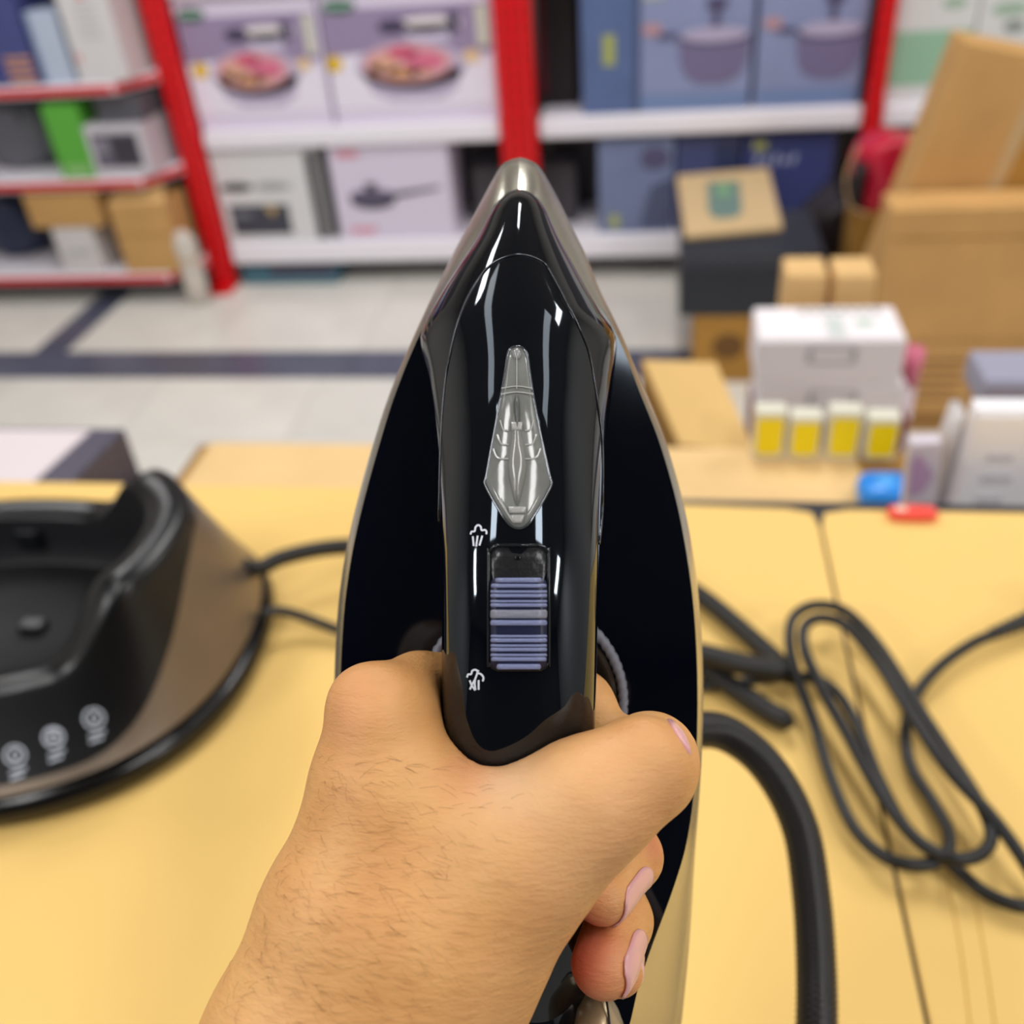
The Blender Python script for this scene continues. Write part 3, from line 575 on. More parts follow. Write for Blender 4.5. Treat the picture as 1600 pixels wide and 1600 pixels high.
def tb(k):
    t = 2 * math.pi * k / 96; d = abs((t + R(80) + math.pi) % (2 * math.pi) - math.pi)     # 0 at the front
    x = min(max((R(92) - d) / R(64), 0), 1); return .90 - .78 * (x * x * (3 - 2 * x))
rings = [[wall(k, tb(k) * s_) for k in range(96)] for s_ in [i / 8 for i in range(9)]]
loft('bronze_skirt', rings, DOCKB, dk, cap0=False, cap1=False)
rings = [[wall(k, tb(k) + (1 - tb(k)) * s_) for k in range(96)] for s_ in [i / 8 for i in range(9)]]
mid_ = [lerp(T0[k], T1[k], .5) for k in range(96)]; mid_ = [(x, y, z + .006) for x, y, z in mid_]
q1 = [(lerp(T0[k], mid_[k], .3)[0], lerp(T0[k], mid_[k], .3)[1], T0[k][2] + .0045) for k in range(96)]
q2 = [(lerp(T1[k], mid_[k], .3)[0], lerp(T1[k], mid_[k], .3)[1], T1[k][2] + .0045) for k in range(96)]
loft('front_panel', rings + [q1, mid_, q2, T1], mat('dock_shell', (16, 17, 20), .3), dk, cap0=False, cap1=False)
IN0 = dring(.150, .098, .034); IN1 = dring(.135, .085, .022)
loft('cradle', [T1, [lerp(T1[k], IN0[k], .5) for k in range(96)], IN0, IN1, dring(.05, .03, .020)], BLACKM, dk, cap0=False)
loft('skirt_gap', [dring(.222, .182, .0255), dring(.226, .186, .031)], DARK, dk)
def dpt(px, py, z): p = atz(px, py, 1.0005 + z); return p - dk.location
for (px, py, z) in ((48, 838, .06), (55, 985, .03)):
    p = dpt(px, py, z); mesh('cradle_clip', boxv(p.x - .012, p.x + .012, p.y - .008, p.y + .008, p.z - .012, p.z + .01), BF, BLACKP, dk, bevel=.003)
p = dpt(222, 862, .07); mesh('contact_tab', boxv(p.x - .012, p.x + .012, p.y - .004, p.y + .004, p.z - .003, p.z + .003), BF, BLACKP, dk, bevel=.001)
# icons with captions on the front panel
bpy.context.view_layer.update()
def bvh_of(o):
    me = o.data; return BVHTree.FromPolygons([v.co.copy() for v in me.vertices], [tuple(p.vertices) for p in me.polygons])
fp = [o for o in dk.children if o.name.startswith('front_panel')][0]; fb = bvh_of(fp)
def on_dock(px, py):
    d = ray(px, py).normalized(); h = fb.ray_cast(CAMLOC - dk.location, d); return h[0], h[1]
def surf_disc(name, px, py, rx, ry, m, parent, f, lift=.0006, rot=0, inner=0.0, n=20):
    V = []
    for k in range(n):
        a = 2 * math.pi * k / n
        for rr_ in (1.0, inner):
            u, v = rx * rr_ * math.cos(a), ry * rr_ * math.sin(a)
            h, nn = f(px + u * math.cos(rot) - v * math.sin(rot), py + u * math.sin(rot) + v * math.cos(rot))
            if h is None: return None
            V.append(h + nn * lift)
    Fs = [(2 * k, 2 * ((k + 1) % n), 2 * ((k + 1) % n) + 1, 2 * k + 1) for k in range(n)]
    return mesh(name, V, Fs, m, parent)
def surf_line(name, pts, wd, m, parent, f, lift=.0006, nx=6, th=.0002):
    """raised printed stroke that follows a surface; pts and width in photograph pixels"""
    P = crv([(x, y, 0) for x, y in pts], nx); V = []; Fs = []
    for i, p in enumerate(P):
        t = (P[min(i + 1, len(P) - 1)] - P[max(i - 1, 0)]).normalized(); nn = Vector((-t.y, t.x, 0)) * wd / 2
        for s_ in (-1, 1):
            h, q_ = f(p.x + nn.x * s_, p.y + nn.y * s_)
            if h is None: return None
            V.append(h + q_ * lift)
    for i in range(len(P) - 1): Fs.append((2 * i, 2 * i + 1, 2 * i + 3, 2 * i + 2))
    return mesh(name, V, Fs, m, parent)
DI = mat('dock_icon', (196, 206, 222), .4)
for i, (px, py) in enumerate(((24, 1180), (84, 1152), (147, 1122))):
    ic = surf_disc('icon', px, py, 18, 17, DI, dk, on_dock, lift=.0008, inner=.78)
    if i == 1:
        for a in (-10, 0, 10): surf_line('icon_stroke', [(px - 9, py + a * .8), (px, py + a * .8 - 4), (px + 10, py + a * .8)], 4, DI, dk, on_dock, lift=.0009)
    else:
        surf_line('icon_stroke', [(px - 7, py - 2), (px, py + 8), (px + 8, py - 3)], 4, DI, dk, on_dock, lift=.0009); surf_line('icon_stroke', [(px - 4, py - 8), (px + 5, py - 9)], 4, DI, dk, on_dock, lift=.0009)
    for j, o_ in enumerate((0, 1)): surf_line('icon_caption', [(px - 8 + o_ * 1, py + 30 + o_ * 10 - 2), (px + 18 - o_ * 4, py + 22 + o_ * 10 - 2)], 4.5, DI, dk, on_dock, lift=.0008)
# ================================================================== CABLES
BR = mat('braided_cable', (26, 26, 26), .42)
def braid(m, sc=900):
    nt = m.node_tree; b = nt.nodes['Principled BSDF']; wv = nt.nodes.new('ShaderNodeTexWave'); wv.inputs['Scale'].default_value = sc; wv.inputs['Distortion'].default_value = 1.0
    tc = nt.nodes.new('ShaderNodeTexCoord'); nt.links.new(tc.outputs['Object'], wv.inputs['Vector'])
    bp = nt.nodes.new('ShaderNodeBump'); bp.inputs['Strength'].default_value = .5; bp.inputs['Distance'].default_value = .0006
    nt.links.new(wv.outputs['Fac'], bp.inputs['Height']); nt.links.new(bp.outputs[0], b.inputs['Normal'])
braid(BR, 250)
def cam_pt(px, py, d): return CAMMAT @ Vector(((px - 800) / F * d, -(py - 800) / F * d, -d))
def cable(name, label, P, r, m=RUB, n=12, cat='cable', k=10, group=None):
    root = empty(name, P[0], label, cat, group); c0_ = Vector(P[0])
    tube('cable_run', [Vector(p) - c0_ for p in P], r, m, root, n=n, k=k); return root
zc = 1.0045
hp = [cam_pt(830, 1768, .338), cam_pt(832, 1800, .352), cam_pt(850, 1740, .385), cam_pt(880, 1500, .41), cam_pt(930, 1290, .43), cam_pt(1010, 1165, .455), cam_pt(1105, 1140, .475), cam_pt(1165, 1165, .48), cam_pt(1215, 1220, .475), cam_pt(1252, 1300, .465), cam_pt(1268, 1400, .45), cam_pt(1275, 1500, .435), cam_pt(1276, 1600, .42), cam_pt(1268, 1720, .41), cam_pt(1240, 1850, .41)]
hose = empty('steam_hose', hp[0], 'thick black braided hose curving down right of the iron', 'hose')
HB = mat('hose_braid', (34, 32, 32), .4)
HP = crv([p - hp[0] for p in hp], 40)
def hose_tube():
    rings = []; up = None; n = 48
    P = HP
    for i, p in enumerate(P):
        t = (P[min(i + 1, len(P) - 1)] - P[max(i - 1, 0)]).normalized()
        if up is None: up = t.orthogonal().normalized()
        up = (up - t * up.dot(t)).normalized(); s_ = t.cross(up)
        rings.append([p + (up * math.cos(a) + s_ * math.sin(a)) * (.0086 + .00035 * math.cos(9 * a + (math.pi if i % 4 < 2 else 0)) + .0003 * (1 if k_ % 12 < 2 else 0)) for k_, a in enumerate([2 * math.pi * q_ / n for q_ in range(n)])])
    return loft('braided_sleeve', rings, HB, hose)
hose_tube()
def on(px, py, z): return atz(px, py, z)
cable('steam_hose', 'folded thick black hose beside the iron, ending bluntly left of the cable coil', [on(1225, 1048, zc + .026), on(1160, 1038, zc + .028), on(1095, 1022, zc + .028), on(1000, 1008, zc + .026), on(930, 985, zc + .02), on(905, 965, zc + .014), on(940, 950, zc + .011), on(1000, 985, zc + .010), on(1050, 1014, zc + .009), on(1100, 1042, zc + .009), on(1150, 1078, zc + .009), on(1200, 1112, zc + .009), on(1240, 1132, zc + .009)], lambda t, i: .0092 * (1 if t < .96 else max(.3, 1 - ((t - .96) / .04) ** 2 * .7)), BR, cat='hose')
Z = lambda dz: zc + .0053 + dz
pw = [(1560, 988, .004), (1520, 1005, .004), (1470, 1040, .003), (1432, 1085, .0), (1415, 1140, .0), (1424, 1200, .0), (1458, 1255, .0), (1482, 1300, .003), (1478, 1335, .006), (1440, 1352, .006), (1385, 1340, .006), (1335, 1295, .004), (1298, 1215, .002), (1272, 1130, .006), (1246, 1060, .014), (1234, 1005, .02), (1240, 965, .022), (1272, 946, .02), (1320, 955, .016), (1370, 1005, .012), (1425, 1090, .012), (1480, 1175, .012), (1528, 1250, .012), (1549, 1305, .012), (1530, 1336, .014), (1485, 1340, .016), (1430, 1310, .012), (1372, 1235, .010), (1325, 1150, .014), (1286, 1080, .020), (1257, 1015, .028), (1258, 978, .030), (1285, 965, .030), (1325, 980, .028), (1372, 1035, .022), (1420, 1110, .022), (1480, 1200, .022), (1545, 1270, .018), (1590, 1330, .012), (1630, 1395, .006), (1645, 1425, .002)]
cd_ = cable('power_cord', 'thin black power cord coiled in long loops on the right sheet', [on(x, y, Z(dz)) for x, y, dz in pw], .0046, RUB)
o0 = Vector(cd_.location)
P2 = [(1636, 1415, .0), (1590, 1415, .0), (1535, 1392, .0), (1480, 1345, .0), (1420, 1300, .004), (1372, 1215, .004), (1340, 1135, .004), (1305, 1080, .003), (1262, 1058, .002), (1200, 1060, .001), (1150, 1068, .0), (1090, 1072, .0), (1040, 1075, 0), (940, 1072, 0), (780, 1050, 0), (620, 1020, 0), (530, 985, .002), (480, 966, .008), (440, 955, .018), (410, 958, .022)]
tube('cable_run', [on(x, y, Z(dz)) - o0 for x, y, dz in P2], .0046, RUB, cd_, k=10, n=12)
# strain relief and plug
sa, sb = on(1552, 990, Z(.004)), on(1640, 955, Z(.005))
dd = (sb - sa)
rings = []; 
tube('strain_relief', [sa - o0 + dd * (i / 24) for i in range(25)], lambda t, i: .0048 + .0030 * t + (.0011 if i % 3 == 0 else 0), RUB, cd_, k=0, n=16)
pe = sb - o0
tube('plug_body', [pe, pe + dd * .15, pe + dd * .5, pe + dd * .6], lambda t, i: (.012 if t < .1 else .019), RUB, cd_, k=4, n=20)
for s_ in (-1, 1): tube('plug_pin', [pe + dd * .6 + Vector((0, .006 * s_, 0)), pe + dd * .8 + Vector((0, .006 * s_, 0))], .0024, STEEL, cd_, k=1, n=8)
cable('steam_hose', 'thick black hose from the dock, passing behind the iron to the cable coil', [on(380, 885, 1.05), on(405, 888, 1.05), on(440, 872, 1.05), on(500, 858, 1.045), on(560, 853, 1.04), on(640, 850, 1.03), on(800, 850, 1.02), on(940, 862, 1.015), on(1020, 888, zc + .010), on(1095, 932, zc + .009), on(1160, 985, zc + .009), on(1215, 1035, zc + .012), on(1240, 1058, zc + .013)], lambda t, i: .0075 + .0012 * min(t * 1.4, 1), BR, cat='hose')

# ================================================================== THE IRON (built at real size; x right, y towards the nose, z from sole towards the handle)
D0 = 0.345
IRONMAT = CAMMAT @ Matrix.Translation((0, 0, -D0))
ir = empty('steam_iron', (0, 0, 0), 'glossy black steam iron with champagne trim, gripped by the hand in the centre', 'iron'); ir.matrix_world = IRONMAT
def L(px, py, z):
    d = D0 - z; return Vector(((px - 800) / F * d, -(py - 800) / F * d, z))
def itp(tab, y):
    """smooth interpolation in a table of (y, values...)"""
    T = tab
    if y <= T[0][0]: return T[0][1:]
    if y >= T[-1][0]: return T[-1][1:]
    for i in range(len(T) - 1):
        if T[i][0] <= y <= T[i + 1][0]:
            p0, p1, p2, p3 = T[max(i - 1, 0)], T[i], T[i + 1], T[min(i + 2, len(T) - 1)]
            h = p2[0] - p1[0]; t = (y - p1[0]) / h; out = []
            for c_ in range(1, len(T[0])):
                s0 = (p2[c_] - p0[c_]) / max(p2[0] - p0[0], 1e-6) * h if i > 0 else (p2[c_] - p1[c_])
                s1_ = (p3[c_] - p1[c_]) / max(p3[0] - p1[0], 1e-6) * h if i < len(T) - 2 else (p2[c_] - p1[c_])
                out.append(p1[c_] * (2 * t ** 3 - 3 * t ** 2 + 1) + s0 * (t ** 3 - 2 * t ** 2 + t) + p2[c_] * (-2 * t ** 3 + 3 * t ** 2) + s1_ * (t ** 3 - t ** 2))
            return out
# outer outline of the skirt at its lower rim (z = 9 mm) and the black edge above it
OUT = [(246, 811, 813), (249, 799, 825), (256, 786, 838), (268, 777, 848), (299, 760, 866), (351, 732, 892), (404, 704, 918), (443, 685, 933), (522, 650, 968), (614, 611, 1007), (690, 586, 1038), (780, 561, 1064), (860, 543, 1080), (940, 531, 1090), (1030, 525, 1096), (1120, 523, 1097), (1230, 525, 1093), (1350, 530, 1085), (1450, 537, 1079), (1540, 546, 1071), (1640, 562, 1058), (1720, 590, 1030), (1770, 640, 985), (1790, 720, 900), (1795, 805, 815)]
INN = [(296, 810, 812), (299, 797, 824), (306, 786, 836), (325, 770, 849), (377, 744, 874), (443, 699, 911), (522, 656, 963), (614, 618, 1000), (690, 594, 1030), (780, 569, 1056), (860, 551, 1072), (940, 539, 1083), (1030, 533, 1089), (1120, 531, 1090), (1200, 533, 1087), (1260, 538, 1082), (1330, 551, 1070), (1400, 572, 1048), (1480, 602, 1018), (1540, 622, 998), (1600, 636, 984), (1660, 660, 962), (1700, 700, 920), (1712, 805, 815)]
def outline(tab, n, zf):
    """closed outline resampled by arc length; zf(t) gives z for the fraction t from the nose (0) to the heel (1)"""
    ys = [r[0] for r in tab]; dense = []
    for i in range(len(ys) - 1):
        for s_ in range(6): dense.append(ys[i] + (ys[i + 1] - ys[i]) * s_ / 6)
    dense.append(ys[-1])
    def side(c_):
        pts = [(itp(tab, y)[c_], y) for y in dense]
        acc = [0]
        for a, b_ in zip(pts, pts[1:]): acc.append(acc[-1] + math.hypot(a[0] - b_[0], a[1] - b_[1]))
        out = []; j = 0
        for k in range(n):
            s_ = (k / (n - 1)); s_ = s_ ** 1.5 if s_ < 1 else 1       # more points at the nose
            tgt = acc[-1] * s_
            while j < len(acc) - 2 and acc[j + 1] < tgt: j += 1
            u = (tgt - acc[j]) / max(acc[j + 1] - acc[j], 1e-9); out.append(((pts[j][0] + (pts[j + 1][0] - pts[j][0]) * u), (pts[j][1] + (pts[j + 1][1] - pts[j][1]) * u)))
        return out
    l, r_ = side(0), side(1)
    ring = r_ + l[::-1]
    return [(x, y, zf(y)) for x, y in ring]
NR = 90
def zin(y): return .030 + .022 * min(max((y - 1180) / 420, 0), 1) ** 1.2
oA = outline(OUT, NR, lambda y: .009); oB = outline(INN, NR, zin)
A = [L(*p) for p in oA]; B = [L(*p) for p in oB]
def blend(P, Q, t, bulge=0):
    out = []
    for a, b_ in zip(P, Q):
        c_ = a.lerp(b_, t); r_ = Vector((c_.x, c_.y + .02, 0)); r_ = r_.normalized() if r_.length > 1e-6 else r_
        out.append(c_ + r_ * bulge)
    return out
def inset(P, s_, z): 
    cx, cy = .002, -.05
    return [Vector((cx + (p.x - cx) * s_, cy + (p.y - cy) * s_, z)) for p in P]
loft('skirt', [inset(A, .985, .0065), inset(A, 1.0, .008), A, blend(A, B, .3, .0010), blend(A, B, .6, .0014), blend(A, B, .88, .0008), B], SILVER, ir, cap0=True, cap1=False)
loft('soleplate', [inset(A, .955, .0), inset(A, .975, .0015), inset(A, .975, .006)], STEEL, ir)
# low black deck: dome between the black edges
rows = []
for s_ in [0, .03, .08, .16, .28, .42, .58, .76, .93]:
    row = []
    for i, p in enumerate(B):
        cl_ = Vector((.0025, p.y + (-.06 - p.y) * .0, 0)); x = p.x + (.0025 - p.x) * s_
        y = p.y
        zc_ = max(.034, p.z - .010)
        h = (1 - (1 - s_) ** 1.5)
        wd = min(abs(p.x - .0025) / .05, 1)
        row.append(Vector((x, y, p.z + (zc_ - p.z) * h * wd - .0)))
    rows.append(row)
deck = loft('body_shell', rows, DECK, ir, cap0=False, cap1=False)
# close the centre strip of the dome
n_ = len(rows[-1]); me = deck.data
bm = bmesh.new(); bm.from_mesh(me); bm.verts.ensure_lookup_table(); base = (len(rows) - 1) * n_
for k in range(n_ // 2 - 1):
    try: f_ = bm.faces.new((bm.verts[base + k], bm.verts[base + k + 1], bm.verts[base + n_ - 2 - k], bm.verts[base + n_ - 1 - k])); f_.smooth = True
    except Exception: pass
bmesh.ops.recalc_face_normals(bm, faces=bm.faces); bm.to_mesh(me); bm.free()

# nose cover running back into the handle: (py, left px, right px, base z, top z, exponent, bottom depth)
COV = [(297, 804, 818, .0300, .0312, 2.0), (302, 795, 828, .0302, .0335, 1.9), (312, 782, 841, .0304, .0372, 1.8), (330, 768, 853, .0306, .0425, 1.7), (377, 743, 875, .0308, .0520, 1.62), (443, 699, 911, .0310, .0625, 1.6), (500, 668, 945, .0312, .0700, 1.65),
       (530, 657, 962, .0318, .0735, 1.7), (600, 667, 957, .0370, .0800, 1.8), (660, 674, 950, .0420, .0855, 1.9), (730, 681, 944, .0480, .0900, 2.05), (800, 686, 939, .0560, .0935, 2.2), (870, 690, 936, .0640, .0955, 2.35), (950, 691, 933, .0690, .0960, 2.5),
       (1050, 691, 931, .0700, .0955, 2.5), (1130, 692, 929, .0690, .0935, 2.5), (1200, 697, 925, .0660, .0900, 2.4), (1300, 706, 920, .0590, .0820, 2.3), (1400, 716, 920, .0520, .0730, 2.2), (1500, 735, 920, .0440, .0620, 2.1), (1580, 760, 915, .0345, .0500, 2.0)]
def cov_section(py, n=44):
    xl_, xr_, zb_, zt_, e = itp(COV, py); out = []
    under = .45 * (zt_ - zb_) if py > 700 else .45 * (zt_ - zb_) * max((py - 520) / 180, 0)
    wid_z = zb_ + (0.25 * (zt_ - zb_) if py > 900 else 0.25 * (zt_ - zb_) * max((py - 600) / 300, 0))
    a, b_ = L(xl_, py, wid_z), L(xr_, py, wid_z)
    cx, hw = (a.x + b_.x) / 2, (b_.x - a.x) / 2; y = -(py - 800) / F * (D0 - wid_z)
    for k in range(n + 1):
        t = math.pi * k / n; c_, s_ = math.cos(t), math.sin(t)
        out.append(Vector((cx + hw * math.copysign(abs(c_) ** (2 / e), c_), y, wid_z + (zt_ - wid_z) * abs(s_) ** (2 / e))))
    m_ = 14
    dz = wid_z - zb_ + .0005
    for k in range(1, m_):
        t = math.pi + math.pi * k / m_; c_, s_ = math.cos(t), math.sin(t)
        out.append(Vector((cx + hw * math.copysign(abs(c_) ** (2 / 2.6), c_), y, wid_z - dz * abs(s_) ** (2 / 2.6))))
    return out
pys = [297, 299, 302, 306, 312, 320, 330, 345, 360] + list(range(377, 1581, 14)) + [1580]
cover = loft('handle_shell', [cov_section(p) for p in pys], GLOSS, ir)
cb = bvh_of(cover)
CAML = Vector((0, 0, D0))
def on_cover(px, py):
    d = (L(px, py, 0) - CAML).normalized(); h = cb.ray_cast(CAML, d)
    if h[0] is None: return None, None
    nn = h[1]
    if nn.dot(d) > 0: nn = -nn
    return h[0], nn
# neck block below the crease
loft('neck', [[Vector((L((itp(COV, py)[0] + itp(COV, py)[1]) / 2, py, .04).x + sx * s_, L(800, py, .04).y, z)) for sx, z in ((-1, .033), (1, .033), (.95, itp(COV, py)[2] + .006), (-.95, itp(COV, py)[2] + .006))] for py, s_ in ((520, .010), (600, .020), (700, .021), (800, .019), (860, .014), (880, .008))], GLOSS, ir)
loft('rear_column', [[Vector((L(828, 1545, .05).x + .017 * s_ * math.cos(a), L(828, 1600, .05).y + .026 * s_ * math.sin(a), z)) for a in [2 * math.pi * k / 32 for k in range(32)]] for z, s_ in ((.033, 1.25), (.038, 1.05), (.046, .95), (.052, .8))], GLOSS, ir)
hc = [[L(0, 0, 0)]]
colc = L(932, 1668, .045)
rc_ = loft('heel_cap', [[Vector((colc.x + .0115 * s_ * math.cos(a), colc.y + .026 * s_ * math.sin(a), z)) for a in [2 * math.pi * k / 32 for k in range(32)]] for z, s_ in ((.036, 1.08), (.042, 1.0), (.05, .96), (.056, .84), (.059, .6), (.060, .25))], CHAMP, ir)
tube('cap_seam', [Vector((colc.x + .0015, colc.y + .028, .036)), Vector((colc.x + .0022, colc.y + .0262, .05)), Vector((colc.x + .003, colc.y + .018, .0585)), Vector((colc.x + .0036, colc.y, .0605))], .0004, BLACKP, ir, n=6)
# seams
SEAMM = mat('seam_highlight', (70, 72, 76), .15, metal=.6)
def surf_tube(name, pts, r, m, parent, f, lift=.0001, kk=8, n=6):
    P = []
    for p in crv([(x, y, 0) for x, y in pts], kk):
        h, nn = f(p.x, p.y)
        if h is not None: P.append(h + nn * lift)
    return tube(name, P, r, m, parent, n=n, k=0)
surf_tube('cover_seam', [(686, 850), (687, 760), (690, 660), (698, 580), (715, 505), (738, 452), (770, 412), (812, 398), (848, 410), (866, 436), (886, 474), (904, 510), (922, 558), (935, 640), (941, 700), (941, 790), (936, 850)], .00035, SEAMM, ir, on_cover)
# water window
def patch(name, poly, m, parent, f, lift, rings_=7, dome=0.0):
    cx, cy = sum(p[0] for p in poly) / len(poly), sum(p[1] for p in poly) / len(poly)
    V = []; n = len(poly)
    for q_ in range(rings_):
        s_ = 1 - q_ / rings_
        for (x, y) in poly:
            h, nn = f(cx + (x - cx) * s_, cy + (y - cy) * s_)
            V.append(h + nn * (lift + dome * (1 - s_ * s_)))
    h, nn = f(cx, cy); V.append(h + nn * (lift + dome)); Fs = []
    for q_ in range(rings_ - 1):
        for k in range(n): Fs.append((q_ * n + k, q_ * n + (k + 1) % n, (q_ + 1) * n + (k + 1) % n, (q_ + 1) * n + k))
    for k in range(n): Fs.append(((rings_ - 1) * n + k, (rings_ - 1) * n + (k + 1) % n, len(V) - 1))
    # skirt down to the surface
    b0 = len(V)
    for (x, y) in poly:
        h, nn = f(x, y); V.append(h - nn * .0004)
    for k in range(n): Fs.append((k, b0 + k, b0 + (k + 1) % n, (k + 1) % n))
    o = mesh(name, V, Fs, m, parent, smooth=True)
    bm = bmesh.new(); bm.from_mesh(o.data); bmesh.ops.recalc_face_normals(bm, faces=bm.faces); bm.to_mesh(o.data); bm.free(); return o
def poly_smooth(pts, k=6):
    P = [Vector((x, y, 0)) for x, y in pts]; n = len(P); out = []
    for i in range(n):
        p0, p1, p2, p3 = P[i - 1], P[i], P[(i + 1) % n], P[(i + 2) % n]
        for s_ in range(k):
            t = s_ / k
            c_ = 0.5 * ((2 * p1) + (p2 - p0) * t + (2 * p0 - 5 * p1 + 4 * p2 - p3) * t * t + (3 * p1 - p0 - 3 * p2 + p3) * t ** 3); out.append((c_.x, c_.y))
    return out
WIN = poly_smooth([(808, 543), (817, 546), (823, 556), (828, 590), (836, 640), (847, 695), (858, 745), (860, 757), (852, 775), (836, 803), (824, 820), (811, 826), (798, 821), (784, 803), (768, 775), (759, 756), (761, 745), (770, 695), (780, 640), (789, 590), (794, 556), (799, 546)], 3)
GLASS = mat('window_plastic', (126, 128, 124), .12, spec=.7, noise=.18, nscale=90, bump=.1, bscale=60)
win = patch('water_window', WIN, GLASS, ir, on_cover, .0006, dome=.0008)
surf_tube('window_rim', WIN + [WIN[0]], .0004, mat('rim_bright', (120, 124, 130), .12, metal=.8), win, on_cover, lift=.0005, kk=2)
CL = mat('gauge_light', (176, 176, 172), .15); GD = mat('gauge_dark', (84, 86, 84), .3)
lf = .0016
patch('gauge_spindle', poly_smooth([(807, 636), (812, 655), (816, 690), (822, 730), (815, 765), (808, 792), (801, 765), (795, 730), (800, 690), (803, 655)], 2), mat('gauge_mid', (138, 138, 134), .1), win, on_cover, lf - .0002, rings_=3, dome=.0007)
patch('gauge_core', poly_smooth([(808, 620), (812, 635), (813, 665), (809, 690), (805, 665), (804, 635)], 2), GD, win, on_cover, lf, rings_=2, dome=.0006)
surf_line('gauge_line', [(808, 558), (808, 612)], 1.4, CL, win, on_cover, lift=lf)
for (y, a, b_) in ((611, 786, 830), (620, 785, 832)): surf_line('gauge_line', [(a, y), (808, y - 3), (b_, y)], 1.6, CL, win, on_cover, lift=lf)
for sgn in (-1, 1):
    for (r_, yy) in ((24, 668), (28, 690), (34, 712)):
        surf_line('gauge_arc', [(808 + sgn * 12, yy + 8), (808 + sgn * r_ * .8, yy + 6), (808 + sgn * r_, yy - 8)], 2.2, CL, win, on_cover, lift=lf)
patch('gauge_block', [(801, 664), (815, 664), (815, 676), (801, 676)], CL, win, on_cover, lf + .0004, rings_=2)
patch('gauge_block', [(796, 794), (821, 794), (821, 803), (796, 803)], CL, win, on_cover, lf, rings_=2)
patch('gauge_block', [(798, 806), (819, 806), (815, 818), (802, 818)], CL, win, on_cover, lf - .0003, rings_=2)
surf_line('gauge_foot', [(783, 780), (792, 800), (803, 817)], 3, CL, win, on_cover, lift=lf - .0004)
patch('gauge_drop', ell(808, 556, 6, 9, 12), mat('gauge_mid2', (150, 150, 150), .1), win, on_cover, lf - .0004, rings_=3, dome=.0006)
# slide switch
def rrect(x0, y0, x1, y1, r, n=5):
    out = []
    for cx, cy, a0_ in ((x1 - r, y0 + r, -90), (x1 - r, y1 - r, 0), (x0 + r, y1 - r, 90), (x0 + r, y0 + r, 180)):
        for k in range(n + 1): a = R(a0_ + 90 * k / n); out.append((cx + r * math.cos(a), cy + r * math.sin(a)))
    return out
RR = rrect(764, 852, 857, 1046, 17)
rec = patch('switch_recess', RR, mat('recess_black', (30, 31, 34), .28, bump=.15, bscale=300), ir, on_cover, .00025, rings_=5)
surf_tube('recess_rim', RR + [RR[0]], .00045, mat('rim_grey', (44, 46, 50), .1, metal=.4), rec, on_cover, lift=.0003, kk=2)
sl = patch('slide_switch', rrect(768, 902, 853, 1044, 12), mat('switch_navy', (30, 34, 62), .35), ir, on_cover, .0012, rings_=4)
RID = mat('switch_ridge', (132, 140, 178), .32, noise=.05, nscale=900)
RIDG = mat('switch_ridge_grey', (140, 142, 156), .32, noise=.05, nscale=900)
for (y0, y1, mm, inset_) in ((903, 910, RID, 8), (912, 918, RID, 1), (922, 926, RID, 0), (927.5, 933, RID, 0), (937, 940.5, RID, 0), (942, 947.5, RID, 0), (952, 965, RIDG, 0), (968, 976, RID, 0), (991, 994.5, RID, 0), (996, 1002, RID, 0), (1005.5, 1009, RID, 0), (1010.5, 1016, RID, 0), (1020, 1023.5, RID, 0), (1025, 1031, RID, 1), (1036, 1043.5, RID, 9)):
    patch('ridge', rrect(768.5 + inset_, y0, 852.5 - inset_, y1, min(3, (y1 - y0) / 2.2), 3), mm, sl, on_cover, .0019, rings_=3, dome=.0002)
patch('detent_mark', ell(809, 872, 5, 3, 12), mat('detent', (10, 10, 12), .2), rec, on_cover, .0004, rings_=2)
def C8(u, v): return (720 + u / 5.333, 800 + v / 5.333)
ic = surf_line('steam_icon', [C8(*p) for p in ((84, 188), (92, 165), (118, 160), (125, 128), (146, 110), (168, 122), (176, 152), (203, 150), (216, 165), (214, 186))], 2.9, WHITE_INK, ir, on_cover, lift=.00015)
for s_ in (((103, 203), (110, 284)), ((143, 198), (130, 288)), ((181, 198), (157, 280))): surf_line('icon_stroke', [C8(*p) for p in s_], 2.9, WHITE_INK, ic, on_cover, lift=.00015)
ic = surf_line('steam_icon', [C8(*p) for p in ((54, 1378), (64, 1352), (88, 1350), (98, 1322), (125, 1314), (140, 1332), (122, 1390), (100, 1430), (78, 1478))], 2.9, WHITE_INK, ir, on_cover, lift=.00015)
for s_ in (((150, 1318), (140, 1338), (172, 1352), (190, 1380), (184, 1410)), ((76, 1402), (92, 1440), (122, 1486)), ((150, 1400), (150, 1480)), ((120, 1400), (118, 1430), (124, 1484))): surf_line('icon_stroke', [C8(*p) for p in s_], 2.9, WHITE_INK, ic, on_cover, lift=.00015)
